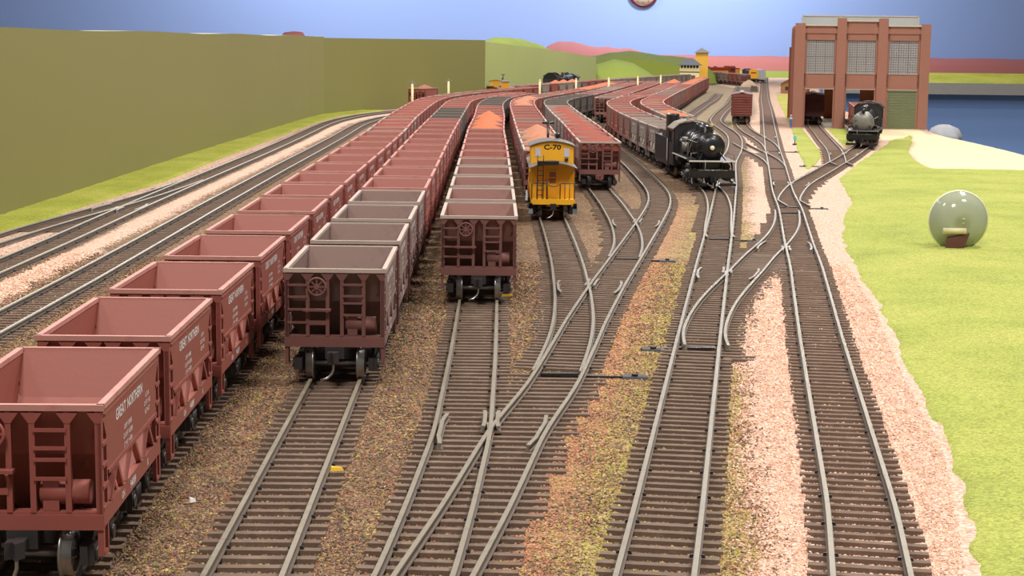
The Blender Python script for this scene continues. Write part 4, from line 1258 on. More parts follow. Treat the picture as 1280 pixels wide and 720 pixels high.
    for s in (-1, 1):
        b.box(*sorted((s * 5.6, s * 18.6)), -4.2, 2.4, 2.6, 3.6); b.box(*sorted((s * 5.6, s * 18.6)), -4.4, -3.9, 2.6, 5.0)
        for xx in (7, 17):
            b.bar((s * xx, -1.5, 3.4), (s * xx, 1.8, 9), .8, .8)
        b.bar((s * 11, 1.2, deck), (s * 6.5, 10.4, zc - 3), .8, .8)
    b.obj('footboard', bk, t)
    b = MB(); b.box(-1.6, 1.6, -3, 2, 6.6, 9.6); b.prism([(-2.2, -3), (1.6, -3), (2.2, -5), (.6, -7.4), (-.6, -5.6), (-2.2, -6.8)], 'z', 6.0, 10.2); cp = b.obj('coupler', bs, t)
    MB().tube([(0, -4.4, 6.4), (0, -4.6, 3.6), (-.4, -5, 1.8), (-1.6, -5.4, .9)], .45, 7).obj('trip_pin', M['steel'], cp)
    b = MB()
    for s in (-1, 1):
        b.tube([(s * 17.6, 3, deck), (s * 17.6, 3, deck + 6), (s * 12.5, 5, deck + 6.4)], .35, 6)
    b.tube([(-6, 2.4, 10), (-6, 1.4, 12), (-6, 1.2, deck + 1)], .35, 6); b.obj('grab_iron', M['graphite'], t)
    # cab
    b = MB(); c0, c1 = L - 31, L - 2
    for s in (-1, 1):
        xs = sorted((s * 17.2, s * 16.4))
        b.box(*xs, c0, c1 - 3, 13, 31); b.box(*xs, c0, c0 + 3, 31, 42); b.box(*xs, c0 + 12.5, c0 + 15, 31, 42); b.box(*xs, c1 - 5, c1 - 3, 31, 42); b.box(*xs, c0, c1 - 3, 41, 44)
    prf = [(-17.2, 13), (17.2, 13), (17.2, 44), (12, 48.2), (0, 50.2), (-12, 48.2), (-17.2, 44)]
    b.prism(prf, 'y', c0, c0 + .9)
    b.box(-17, 17, c0, c1 - 2, 12, 13.2)
    cab = b.obj('cab', bs, t)
    b = MB(); arc = [(-18.4, 43.2), (-12.6, 48.0), (-6, 50.1), (0, 50.8), (6, 50.1), (12.6, 48.0), (18.4, 43.2), (18.4, 44.2), (12.8, 49.1), (6.2, 51.2), (0, 51.9), (-6.2, 51.2), (-12.8, 49.1), (-18.4, 44.2)]
    b.prism(arc, 'y', c0 - 1.6, c1 + 3); b.box(-4, 4, c0 + 8, c0 + 18, 51, 52.6); b.obj('cab_roof', M['roof_grey'] if white else bs, cab)
    for s in (-1, 1):
        MB().box(*sorted((s * 16.5, s * 16.9)), c0 + 3, c0 + 12.5, 31, 41).obj('cab_window', M['window_dark'], cab)
        MB().box(*sorted((s * 13.4, s * 16)), c0 - .15, c0 + .1, 35, 42).obj('front_window', M['window_dark'], cab)
    return t


def tender(label, group, x, y, rot, L=86, rounded=True, white=True):
    t = thing('tender', label, 'tender', x, y, 0, rot, group); bs = M['black_soft']
    b = MB(); b.box(-16.4, 16.4, 0, L, 11, 34); b.box(-16.9, 16.9, 0, L, 33.2, 34.2); b.box(-16.8, 16.8, -1, L + 1, 10, 12.4)
    for yy in range(4, L, 9):
        for s in (-1, 1):
            b.box(*sorted((s * 16.4, s * 16.6)), yy, yy + .5, 12.5, 33)
    b.obj('water_tank', bs, t)
    b = MB()
    arc = [(-16 + 32 * k / 16, 34 + 11 * math.sin(PI * k / 16) ** .5) for k in range(17)]
    b.prism(list(reversed(arc)), 'y', 2, 4); b.prism(list(reversed(arc)), 'y', 40, 42)
    for s in (-1, 1):
        b.box(*sorted((s * 16, s * 15.2)), 2, 42, 34, 40)
    b.obj('coal_bunker', M['black'], t)
    b = MB()
    b.grid(lambda u, v: ((u * 2 - 1) * 15, 4 + 36 * v, 35 + 6.5 * math.sin(PI * u) ** .6 * (1 - .3 * v) + float(vnoise(u * 40, v * 50, 3, 4)) * .9), 22, 26)
    b.obj('coal_load', M['coal'], t)
    if rounded:                                     # tall rounded hood at the front of the bunker
        b = MB(); n = 24
        V = [(-11 + r * math.cos(2 * PI * k / n) * 5.8, 12 + r * math.sin(2 * PI * k / n) * 10, z) for r, z in ((1, 33), (1, 54), (.97, 54.9), (.9, 54.5), (.88, 46)) for k in range(n)]
        b.add(V, [(j * n + k, j * n + (k + 1) % n, (j + 1) * n + (k + 1) % n, (j + 1) * n + k) for j in range(4) for k in range(n)], 0, True)
        b.add(V[-n:], [tuple(range(n))]); b.obj('bunker_hood', M['black'], t)
    b = MB()
    for s in (-1, 1):
        b.tube([(s * 16.9, 1.2, 13), (s * 17.1, .8, 15), (s * 17.1, .8, 32), (s * 16.9, 1.2, 33.6)], .4, 6)
    b.obj('grab_iron', M['edge_white'] if white else M['graphite'], t)
    for yy in (17, L - 17):
        plain_truck('truck', t, yy)
    return t


def on_route(route, y):
    p = P[route]; return p.x(y), y, -p.head(y)


ex, ey, er = on_route('engine', 1385)
steam_engine('black steam locomotive with a glossy round front and cream headlight, pulling ore cars', 'steam locomotives', 161.5, 1362, 0.055)
tender('black tender between the glossy black locomotive and its grey ore cars', 'tenders', 154.0, 1503, 0.05)
steam_engine('steam locomotive with a grey-silver smokebox front standing before the brick engine house', 'steam locomotives', 414, 2004, -0.265, R=12.2, zc=29.6, front='silver', lamp_z=43.5, deck=19.5, white=False)
tx, ty, tr = on_route('house_b', 2152)
tender('low black tender behind the silver-fronted locomotive', 'tenders', tx, ty, tr, white=False, rounded=False)
ox, oy, orr = on_route('outer_main', 4080)
steam_engine('far black steam locomotive in front of the sage green hill board', 'steam locomotives', ox, oy, orr - .02, R=12.5, zc=38, white=False)
ox, oy, orr = on_route('outer_main', 3975)
tender('far black tender in front of the sage green hill board', 'tenders', ox, oy, orr, white=False, rounded=False).scale = (1.05, 1.1, 1.28)


# ------------------------------------------------------------------ cabooses
def caboose(label, x, y, rot, lettered):
    t = thing('caboose', label, 'caboose', x, y, 0, rot, 'yellow cabooses')
    yl, bk = M['yellow'], M['black_soft']
    L, w = 104, 14.6
    b = MB(); b.box(-w, w, 0, L, 10.5, 12.6); b.box(-w, w, -.8, .4, 9.4, 12.8); b.box(-w, w, L - .4, L + .8, 9.4, 12.8)
    b.box(-4, 4, 4, L - 4, 7.5, 10.5); b.obj('underframe', yl, t)
    b = MB(); b.box(-w, w, 13, L - 13, 12.6, 33)
    roofp = [(-w, 33), (w, 33), (w * .5, 35.2), (0, 35.9), (-w * .5, 35.2)]
    b.prism(roofp, 'y', 13, L - 13)
    for k in range(15):                                            # vertical boarding
        xx = -w + 1 + k * 2 * (w - 1) / 14
        b.box(xx - .12, xx + .12, 12.85, 13.05, 13, 33)
    body = b.obj('body', yl, t)
    # doors and windows in the end, side windows
    for yy, d in ((12.8, -1), (L - 12.8, 1)):
        b = MB(); b.box(-3.4, 3.4, *sorted((yy, yy + d * .5)), 12.8, 31); b.obj('door', M['yellow'], body)
        b = MB(); b.box(-2.2, 2.2, *sorted((yy + d * .5, yy + d * .7)), 26.6, 30.0); b.box(-2.2, 2.2, *sorted((yy + d * .5, yy + d * .7)), 22.4, 25.8); b.obj('door_window', mat('brown_window', (150, 92, 52), .3), body)
    for s in (-1, 1):
        for yy in (26, 72):
            MB().box(*sorted((s * w, s * (w + .3))), yy, yy + 6, 22, 29).obj('side_window', M['window_dark'], body)
    # end roofs over the platforms
    bow = lambda half, z0, z1, th: [(half * k / 8, z1 - (z1 - z0) * (k / 8) ** 2) for k in range(-8, 9)] + [(half * k / 8, z1 + th - (z1 - z0) * (k / 8) ** 2) for k in range(8, -9, -1)]
    b = MB(); arc = bow(w + 1.2, 33.0, 36.6, .45)
    b.prism(arc, 'y', -1, L + 1); b.obj('roof', M['roof_edge'], t)
    b = MB(); b.box(-w + 4, 3.6, -1.4, 5, 37.0, 37.9); b.box(-w + 4, 3.4, -1.6, -.8, 35.4, 37.9); b.obj('running_board', M['black'], t)
    # cupola as wide as the body
    c0, c1 = 24, 62
    b = MB(); b.box(-w + .3, w - .3, c0, c1, 33.5, 46.6); b.prism([((w - .3) * k / 8, 49.6 - 3.2 * (k / 8) ** 2) for k in range(8, -9, -1)], 'y', c0, c1)
    cu = b.obj('cupola', yl, t)
    for xx in (-9.6, 9.6):
        for yy, d in ((c0, -1), (c1, 1)):
            MB().box(xx - 1.9, xx + 1.9, *sorted((yy, yy + d * .3)), 39.4, 45).obj('cupola_window', M['window_pale'], cu)
    arc2 = bow(w + 1, 46.2, 49.7, .4)
    MB().prism(arc2, 'y', c0 - 1.6, c1 + 1.6).obj('cupola_roof', M['roof_edge'], cu)
    if lettered:
        V, F = text_mesh('C-70', 4.6, None, bold=.03)
        MB().add([(px * 1.25, c0 - .12, 45.6 + py) for px, py, _ in V], F).obj('lettering', M['black'], cu)
    b = MB(); b.cyl((-1.5, 70, 36), (-1.5, 70, 60), .9, n=10); b.cyl((-5.5, 70, 60), (2.5, 70, 60), .8, n=8); b.obj('stove_pipe', M['black'], t)
    b = MB(); b.lathe([(1.6, 0), (1.6, 2), (2.2, 2.4), (1.2, 3.6), (0, 3.8)], (4.5, 50, 50.4), 'z', 12); b.obj('roof_vent', M['black'], cu)
    # platform railings, ladders, brake mast, steps
    for yy, d in ((.2, -1), (L - .2, 1)):
        b = MB(); r = .38
        for x0, x1 in ((-w + .6, -4.2), (4.6, w - .6)):
            b.tube([(x0, yy, 12.6), (x0, yy, 22.6), (x0 + .8, yy, 23.4), (x1 - .8, yy, 23.4), (x1, yy, 22.6), (x1, yy, 12.6)], r, 6)
            for k in (1, 2):
                xx = x0 + (x1 - x0) * k / 3; b.tube([(xx, yy, 12.6), (xx, yy, 23.4)], .3, 5)
        b.tube([(-4.2, yy, 22.8), (-2, yy, 21.6), (0.2, yy, 21.2), (2.4, yy, 21.6), (4.6, yy, 22.8)], .3, 6)
        b.obj('railing', M['black'], t)
        b = MB(); y2 = yy - d * .4
        for xx in (-10.4, -6.6):
            b.tube([(xx, y2 + d * .6, 12.6), (xx, y2 + d * .6, 37.6), (xx, y2 - d * .5, 41.5), (xx, y2 - d * 2, 41.5)], .34, 6)
        for z in (15.6, 18.8, 22, 25.2, 28.4, 31.6, 35):
            b.tube([(-10.4, y2 + d * .6, z), (-6.6, y2 + d * .6, z)], .28, 5)
        b.obj('ladder', M['black'], t)
        b = MB(); b.tube([(-3.8, yy, 12.6), (-3.8, yy, 25)], .36, 6); b.ring((-3.8, yy, 25.2), 1.7, .25, 'z', 16, 5); b.obj('brake_mast', M['black'], t)
        for s in (-1, 1):
            b = MB(); b.hexa([(s * w - 1.5, yy - d * 6, 3.2), (s * w + 1.5, yy - d * 6, 3.2), (s * w + 1.5, yy - d * .4, 3.2), (s * w - 1.5, yy - d * .4, 3.2)] if d < 0 else [(s * w - 1.5, yy - d * .4 - 5.6, 3.2), (s * w + 1.5, yy - d * .4 - 5.6, 3.2), (s * w + 1.5, yy - d * .4, 3.2), (s * w - 1.5, yy - d * .4, 3.2)],
                             [(s * w - 1.2, yy - 3, 10.4), (s * w + 1.0, yy - 3, 10.4), (s * w + 1.0, yy + 3, 10.4), (s * w - 1.2, yy + 3, 10.4)]); b.obj('step', M['black'], t)
    MB().lathe([(0, -.9), (1.3, -.6), (1.3, .5), (.7, 1.2), (0, 1.3)], (9.5, 23.2, 37.6), 'z', 12).obj('marker_lamp', M['black'], cu)
    for e, yy in ((-1, 0), (1, L)):
        b = MB(); b.box(-1.3, 1.3, *sorted((yy, yy + e * 5)), 7.4, 9.8); b.prism([(-1.9, yy + e * 4.6), (1.4, yy + e * 4.6), (1.9, yy + e * 6.2), (.4, yy + e * 8), (-1.9, yy + e * 7.4)], 'z', 6.8, 10.4); c = b.obj('coupler', bk, t)
        MB().tube([(0, yy + e * 5.4, 7.2), (0, yy + e * 5.4, 4.4), (-.6, yy + e * 5.8, 2.8), (-2.2, yy + e * 6.2, 1.5), (-4.4, yy + e * 6.6, 1.0)], .42, 7).obj('trip_pin', M['steel'], c)
    for yy in (19, L - 19):
        plain_truck('truck', t, yy)
    return t


cx, cy, cr = on_route('caboose', 1165)
caboose('yellow caboose lettered C-70 with curved roofs, standing on the caboose track among ore strings', P['caboose'].x(1104), 1104, -math.atan2(P['caboose'].x(1208) - P['caboose'].x(1104), 104), True)
caboose('far yellow caboose near the dark corner of the green wall', P['wall_main'].x(3322), 3322, -math.atan2(P['wall_main'].x(3426) - P['wall_main'].x(3322), 104), False)


# ------------------------------------------------------------------ boxcars
def boxcar(label, x, y, rot, color, roof='roof_grey', ribs=True):
    t = thing('boxcar', label, 'boxcar', x, y, 0, rot, 'boxcars'); L, w = 138, 15.6
    m = M[color]
    b = MB(); b.box(-w, w, 0, L, 11.5, 44.5); b.prism([(-w, 44.5), (w, 44.5), (0, 47.2)], 'y', 0, L)
    if ribs:
        for e, yy in ((-1, 0), (1, L)):
            for k in range(8):
                z = 14.5 + k * 3.9
                b.prism([(z - 1.1, yy), (z, yy + e * 1.3), (z + 1.1, yy)] if False else [(yy, z - 1.2), (yy + e * 1.2, z - .5), (yy + e * 1.2, z + .5), (yy, z + 1.2)] if e > 0 else [(yy, z + 1.2), (yy + e * 1.2, z + .5), (yy + e * 1.2, z - .5), (yy, z - 1.2)], 'x', -w + 1, w - 1)
    for s in (-1, 1):
        for k in range(10):
            yy = 3 + k * (L - 6) / 9
            b.box(*sorted((s * w, s * (w + .4))), yy - .5, yy + .5, 12, 44)
    b.obj('body', m, t)
    b = MB(); b.prism([(-w - .6, 44.2), (0, 47.0), (w + .6, 44.2), (w + .6, 45.0), (0, 47.9), (-w - .6, 45.0)], 'y', -.5, L + .5); rf = b.obj('roof', m if color != 'boxcar' else M['boxcar_dark'], t)
    b = MB(); b.box(-3.2, 3.2, -2.5, L + 2.5, 48.1, 48.8); b.obj('roof_walk', M[roof], rf)
    for s in (-1, 1):
        b = MB(); b.box(*sorted((s * w, s * (w + 1))), L / 2 - 13, L / 2 + 13, 13, 43.4); b.box(*sorted((s * w, s * (w + 1.4))), L / 2 - 28, L / 2 + 14, 43.4, 44.2); b.obj('sliding_door', m, t)
    b = MB()
    for z in range(16, 44, 4):
        b.box(-w + .5, -w + 6, -1.7, -1.3, z - .3, z + .3)
    b.obj('ladder', m, t)
    b = MB()
    for z in range(16, 44, 4):
        b.box(w - .1, w + .7, 1, 6, z - .3, z + .3)
    b.obj('ladder', m, t)
    b = MB(); b.ring((6, -2.2, 36), 2.8, .35, 'y', 20, 6); b.cyl((6, 0, 36), (6, -2.4, 36), .5, n=8); b.bar((3.2, -2.2, 36), (8.8, -2.2, 36), .4, .4); b.bar((6, -2.2, 33.2), (6, -2.2, 38.8), .4, .4); b.obj('brake_wheel', m, t)
    b = MB(); b.box(-3, 3, -1, L + 1, 8, 11.5); b.obj('underframe', M['black_soft'], t)
    for e, yy in ((-1, 0), (1, L)):
        b = MB(); b.box(-1.3, 1.3, *sorted((yy, yy + e * 5)), 7.6, 9.8); b.prism([(-1.9, yy + e * 4.6), (1.4, yy + e * 4.6), (1.9, yy + e * 6.2), (.4, yy + e * 8), (-1.9, yy + e * 7.4)], 'z', 6.9, 10.4); b.obj('coupler', M['black_soft'], t)
    for yy in (20, L - 20):
        plain_truck('truck', t, yy)
    return t


boxcar('single red boxcar with ribbed end standing alone left of the engine house', 354.5, 2634, -0.135, 'boxcar')
boxcar('dark red boxcar inside the left engine house stall', P['house_a'].x(2655), 2655, -math.atan2(P['house_a'].x(2790) - P['house_a'].x(2655), 135), 'boxcar_dark', ribs=False)


# ------------------------------------------------------------------ diesels and a silver car, far away
def diesel(label, x, y, rot, hood, stripe, nose, cab_end=1, dark=False):
    t = thing('diesel_locomotive', label, 'locomotive', x, y, 0, rot, 'far diesel locomotives'); L = 190
    b = MB(); b.box(-17, 17, 0, L, 11, 15.5); b.box(-10, 10, 62, 128, 4, 11); b.obj('underframe', M['black_soft'], t)
    b = MB(); b.box(-11, 11, 8, L - 52, 15.5, 44); b.prism([(-11, 44), (11, 44), (8, 46.5), (-8, 46.5)], 'y', 8, L - 52); b.box(-11, 11, L - 26, L - 5, 15.5, 44)
    hd = b.obj('hood', hood, t)
    b = MB()
    for s in (-1, 1):
        b.box(*sorted((s * 11, s * 11.3)), 10, L - 53, 26, 35); b.box(*sorted((s * 11, s * 11.3)), L - 25, L - 7, 24, 40)
    b.obj('stripe', stripe, hd)
    b = MB(); b.box(-11.4, 11.4, 7.2, 8.4, 16, 43.6); b.box(-11.4, 11.4, L - 5.4, L - 4.2, 16, 43.6); b.obj('nose', nose, t)
    b = MB(); b.box(-15.5, 15.5, L - 52, L - 26, 15.5, 46); b.prism([(-15.8, 46), (15.8, 46), (10, 50.5), (-10, 50.5)], 'y', L - 53, L - 25); cb = b.obj('cab', hood, t)
    b = MB()
    for s in (-1, 1):
        b.box(*sorted((s * 15.5, s * 15.7)), L - 48, L - 30, 34, 43)
    b.obj('cab_window', M['window_dark'], cb)
    b = MB()
    for yy in (30, 60, 90):
        b.cyl((0, yy, 46), (0, yy, 49), 5.5, n=14)
    b.obj('roof_fan', M['black_soft'], hd)
    for yy in (32, L - 32):
        plain_truck('truck', t, yy)
    return t


orange_red = mat('maroon_diesel_paint', (150, 58, 34), .45); orange = mat('orange_diesel_stripe', (236, 160, 66), .45)
diesel('far maroon diesel locomotive with an orange stripe before the red slope', 668, 6330, -1.0, orange_red, orange, orange).scale = (1.15, 1.15, 1.15)
darkg = mat('dark_diesel_paint', (62, 56, 56), .5)
t = diesel('far diesel locomotive with a dark hood and a bright yellow nose', 868, 6150, 0.03, darkg, darkg, M['yellow'])
b = MB(); b.box(-16.4, 16.4, 4.0, 7.2, 15.5, 46); b.prism([(-16.4, 46), (16.4, 46), (8, 50), (-8, 50)], 'y', 4, 7.2); n = b.obj('yellow_nose', M['yellow'], t)
MB().box(-10, 10, 3.7, 4.0, 34, 39).obj('nose_band', mat('red_band', (150, 60, 40), .5), n)
t = thing('passenger_car', 'far silver passenger car just right of the yellow-nosed diesel', 'railway car', 922, 6330, 0, -.06, None)
b = MB(); b.box(-16, 16, 0, 230, 10, 40); b.prism([(-16, 40), (16, 40), (11, 46.5), (-11, 46.5)], 'y', 0, 230); b.obj('body', M['silver'], t)
b = MB()
for k in range(10):
    for s in (-1, 1):
        b.box(*sorted((s * 16, s * 16.2)), 14 + k * 21, 26 + k * 21, 27, 36)
b.obj('window_band', M['window_dark'], t)
for yy in (34, 196):
    plain_truck('truck', t, yy)


# ------------------------------------------------------------------ brick engine house
def brick_material():
    m = mat('red_brick_wall', (162, 112, 94), 0.8, var=0.06, scale=40)
    nt = m.node_tree; b = nt.nodes['Principled BSDF']
    src = b.inputs['Base Color'].links[0].from_socket
    tc = nt.nodes.new('ShaderNodeTexCoord'); mp = nt.nodes.new('ShaderNodeMapping'); mp.inputs['Rotation'].default_value = (math.radians(90), 0, 0)
    nt.links.new(tc.outputs['Object'], mp.inputs['Vector'])
    br = nt.nodes.new('ShaderNodeTexBrick'); br.inputs['Scale'].default_value = 330; br.inputs['Mortar Size'].default_value = 0.02
    br.inputs['Color1'].default_value = (1, 1, 1, 1); br.inputs['Color2'].default_value = (.86, .86, .86, 1); br.inputs['Mortar'].default_value = (1.0, .95, .92, 1)
    nt.links.new(mp.outputs['Vector'], br.inputs['Vector'])
    mx = nt.nodes.new('ShaderNodeMix'); mx.data_type = 'RGBA'; mx.blend_type = 'MULTIPLY'; mx.inputs['Factor'].default_value = 0.7
    nt.links.new(src, mx.inputs['A']); nt.links.new(br.outputs['Color'], mx.inputs['B']); nt.links.new(mx.outputs['Result'], b.inputs['Base Color'])
    return m


BR = brick_material(); CON = mat('pale_concrete', (200, 188, 172), .85, var=.06); INNER = mat('brown_inner_wall', (150, 84, 48), .85, var=.06)
hs = thing('engine_house', 'red brick engine house with three tall windows over three rail doors', 'building', 523, 2563, 0, -0.155)
hs.scale = (0.955, 1, 1)
D = 400.0
PIER = [(-104, -88), (-38.5, -24), (25.5, 40.5), (91, 106)]
BAY = [(-88, -38.5), (-24, 25.5), (40.5, 91)]
ZB = -3.6


def front_wall(y, out, doors_open):
    """one gable end with its piers, lintels and panels; out = -1 for the face seen in the photo"""
    b = MB()
    for i, (x0, x1) in enumerate(BAY):
        tp = 158 if i == 1 else 151
        ww = 3.0                                   # jamb width beside the window and door
        for z0, z1 in ((57, 80.5), (130, tp)):
            b.box(x0, x1, *sorted((y, y - out * 6)), z0, z1)
        b.box(x0, x0 + ww, *sorted((y, y - out * 6)), ZB, tp); b.box(x1 - ww, x1, *sorted((y, y - out * 6)), ZB, tp)
        b.box(x0, x1, *sorted((y + out * 1.4, y)), 140, 147 if i != 1 else 150)      # corbelled band
        b.box(x0, x1, *sorted((y + out * .8, y)), 57, 60)
    return b


fw_ = front_wall(0, -1, True).obj('front_wall', BR, hs)
bw_ = front_wall(D, 1, True).obj('rear_wall', BR, hs)
for i, (x0, x1) in enumerate(PIER):
    tp = 163 if i in (1, 2) else 155
    MB().box(x0, x1, -3.4, 6, ZB, tp).obj('pier', BR, hs)
    pr = MB().box(x0, x1, D - 6, D + 3, ZB, tp - 4).obj('pier', BR, hs)
    MB().box(x0 - 6, x1 + 6, D - 9, D - 6, ZB, 120).obj('inner_face', INNER, pr)
for x0, x1 in ((-104, -98), (100, 106)):
    b = MB(); b.box(x0, x1, 6, D - 6, ZB, 150)
    s = -1 if x0 < 0 else 1
    for k in range(6):
        yy = 40 + k * 64
        b.box(*sorted(((x0 if s < 0 else x1), (x0 if s < 0 else x1) + s * 3)), yy - 7, yy + 7, ZB, 151)
    b.obj('side_wall', BR, hs)
b = MB()
for i, (x0, x1) in enumerate(BAY):
    tp = 158 if i == 1 else 151
    MB().box(x0 - .5, x1 + .5, -2.6, 7, tp, tp + 2.2).obj('stone_coping', CON, hs)
    MB().box(x0 + 2, x1 - 2, -1.2, 3, 79.8, 80.6).obj('window_sill', CON, hs)
    MB().box(x0 + 2, x1 - 2, -.9, 4, 56.2, 57.0).obj('lintel', CON, hs)
rb_ = MB(); rb_.box(-98, 100, 6, 72, 143, 146); rb_.box(-98, 100, 218, D - 6, 143, 146); rb_.box(-98, -88, 72, 218, 143, 146); rb_.box(90, 100, 72, 218, 143, 146); rb_.obj('roof', M['roof_grey'], hs)
# glazed monitor standing on the roof
b = MB()
for x0, x1, y0, y1 in ((-92, 92, 70, 72), (-92, 92, 218, 220), (-92, -90, 72, 218), (90, 92, 72, 218)):
    b.box(x0, x1, y0, y1, 146, 167)
mon = b.obj('roof_monitor', mat('frosted_panel', (176, 180, 178), .5, var=.12, scale=30), hs)
MB().box(-90, 90, 72, 218, 165.4, 166.2).obj('skylight', glass_material('skylight_glass', (220, 224, 224), .25, .1), mon)
b = MB()
for xx in (-92, -30.7, 30.7, 92):
    b.box(xx - .8, xx + .8, 68.8, 70, 146, 168.4)
b.box(-93, 93, 68.8, 70.2, 167, 168.6); b.obj('monitor_frame', CON, mon)
# windows: glass with a fine grid of bars
gl = glass_material('old_window_glass', (206, 202, 200), .7, .12)
for i, (x0, x1) in enumerate(BAY):
    x0 += 3; x1 -= 3
    b = MB(); b.box(x0, x1, 3.0, 3.5, 80.5, 130)
    wn = b.obj('window', gl, hs)
    b = MB()
    nx, nz = 12, 14
    for k in range(nx + 1):
        xx = x0 + (x1 - x0) * k / nx; h = .5 if k % 4 == 0 else .2
        b.box(xx - h, xx + h, 2.2, 3.0, 80.5, 130)
    for k in range(nz + 1):
        zz = 80.5 + 49.5 * k / nz; h = .5 if k % 7 == 0 else .2
        b.box(x0, x1, 2.3, 2.95, zz - h, zz + h)
    b.obj('glazing_bar', mat('window_bars', (112, 108, 108), .6), wn)
    b = MB(); b.box(x0, x1, D - 3.5, D - 3.0, 80.5, 130); b.obj('window', gl, hs)
# roll-up door in the right bay, rolled box above
b = MB(); x0, x1 = BAY[2][0] + 3, BAY[2][1] - 3
for k in range(24):
    z = ZB + .4 + k * 2.45
    b.prism([(1.0, z), (0.2, z + .5), (0.2, z + 1.9), (1.0, z + 2.45), (1.8, z + 2.45), (1.8, z)], 'x', x0, x1)
b.obj('roll_up_door', mat('olive_grey_door', (122, 128, 92), .6, var=.04), hs)
b = MB(); b.box(x0, x1, -.6, 3, 54, 57); b.obj('door_header', mat('door_header_green', (104, 110, 84), .6), hs)
b = MB()
for x0, x1 in ((-106, -85), (-52, -16), (19, 108)):
    b.box(x0, x1, -12, 6, -4.2, -2.4); b.box(max(x0, -98), min(x1, 100), 6, D - 6, -4.2, -2.4)
b.obj('floor_slab', CON, hs)

# ------------------------------------------------------------------ far buildings
tw = thing('yard_tower', 'far two-storey yard tower with cream walls and a grey hip roof', 'building', 609, 5900, 0, -.1)
cream = mat('cream_wall_paint', (236, 222, 172), .8, var=.04)
b = MB(); b.box(-34, 34, 0, 60, -4, 46); b.obj('lower_storey', cream, tw)
b = MB(); b.box(-34, 34, 0, 60, 46, 52); b.box(-30, 30, 3, 57, 52, 64); b.obj('cabin', M['window_dark'], tw)
b = MB()
for k in range(7):
    b.box(-34 + k * 10.7, -31 + k * 10.7, -.5, 2.5, 52, 65)
b.obj('window_post', cream, tw)
b = MB(); b.box(-35, 35, -1, 61, 43, 53); b.obj('belt_course', cream, tw)
b = MB(); b.box(-34.4, 34.4, -.8, 0, 38, 41); b.box(-20, -6, -.8, 0, 12, 28); b.box(6, 20, -.8, 0, 12, 28); b.obj('dark_trim', mat('brown_trim', (110, 80, 60), .7), tw)
b = MB(); b.hexa([(-43, -9, 64), (43, -9, 64), (43, 69, 64), (-43, 69, 64)], [(-10, 26, 88), (10, 26, 88), (10, 34, 88), (-10, 34, 88)]); b.box(-43, 43, -9, 69, 62.6, 64.2); b.obj('hip_roof', mat('slate_roof', (108, 110, 118), .7), tw)

yt = thing('yellow_tower', 'far tall yellow tower with a small grey pyramid roof', 'tower', 664, 6020, 0, -.1)
b = MB(); b.box(-22, 22, 0, 44, -4, 108)
for k in range(9):
    b.box(-22 + k * 5.4, -21.5 + k * 5.4, -.4, 0, -4, 108)
b.obj('shaft', mat('tower_yellow', (240, 186, 72), .75, var=.05), yt)
b = MB(); b.hexa([(-30, -8, 107), (30, -8, 107), (30, 52, 107), (-30, 52, 107)], [(-3, 19, 122), (3, 19, 122), (3, 25, 122), (-3, 25, 122)]); b.cyl((0, 22, 121), (0, 22, 126), 1.4, n=8); b.obj('pyramid_roof', mat('zinc_roof', (150, 146, 150), .6), yt)

hut = thing('track_shed', 'small brown shed with a grey gable roof half hidden by the engine house', 'building', 790, 4760, 0, -.15)
br = mat('brown_shed_wall', (160, 116, 74), .85, var=.08)
b = MB(); b.box(-40, 40, 0, 70, -4, 24); b.prism([(-40, 24), (40, 24), (0, 42)], 'y', 0, 70); b.obj('wall', br, hut)
b = MB(); b.hexa([(-48, -5, 20.5), (0, -5, 43), (0, 75, 43), (-48, 75, 20.5)], [(-48, -5, 23), (0, -5, 46), (0, 75, 46), (-48, 75, 23)]); b.hexa([(0, -5, 43), (48, -5, 20.5), (48, 75, 20.5), (0, 75, 43)], [(0, -5, 46), (48, -5, 23), (48, 75, 23), (0, 75, 46)]); b.obj('roof', M['roof_grey'], hut)
MB().box(-8, 6, -.8, 0, -3, 17).obj('door', mat('shed_door', (104, 70, 48), .8), hut)
MB().box(-28, -18, -.8, 0, 6, 16).obj('window', M['window_dark'], hut)

# low lineside bin full of rubble behind the single boxcar
bn = thing('rubble_bin', 'low grey bin of rubble and dark scrap seen over the single boxcar roof', 'bin', 668, 4820, 0, -.1)
b = MB(); b.box(-28, 28, 0, 3, -4, 12); b.box(-28, 28, 57, 60, -4, 12); b.box(-28, -25, 3, 57, -4, 12); b.box(25, 28, 3, 57, -4, 12); b.obj('bin_wall', M['roof_grey'], bn)
b = MB(); b.grid(lambda u, v: (-25 + 50 * u, 3 + 54 * v, 8 + 22 * math.sin(PI * u) ** .7 * math.sin(PI * v) ** .6 + float(vnoise(u * 30, v * 30, 3, 6)) * 3), 20, 20); b.obj('rubble', mat('rubble', (172, 146, 122), .95, var=.25, scale=300), bn)
MB().hexa([(4, -2, 2), (24, -2, 2), (26, 12, 2), (4, 12, 2)], [(6, 0, 16), (22, 0, 14), (24, 12, 15), (6, 12, 17)]).obj('scrap', M['ore_dark'], bn)

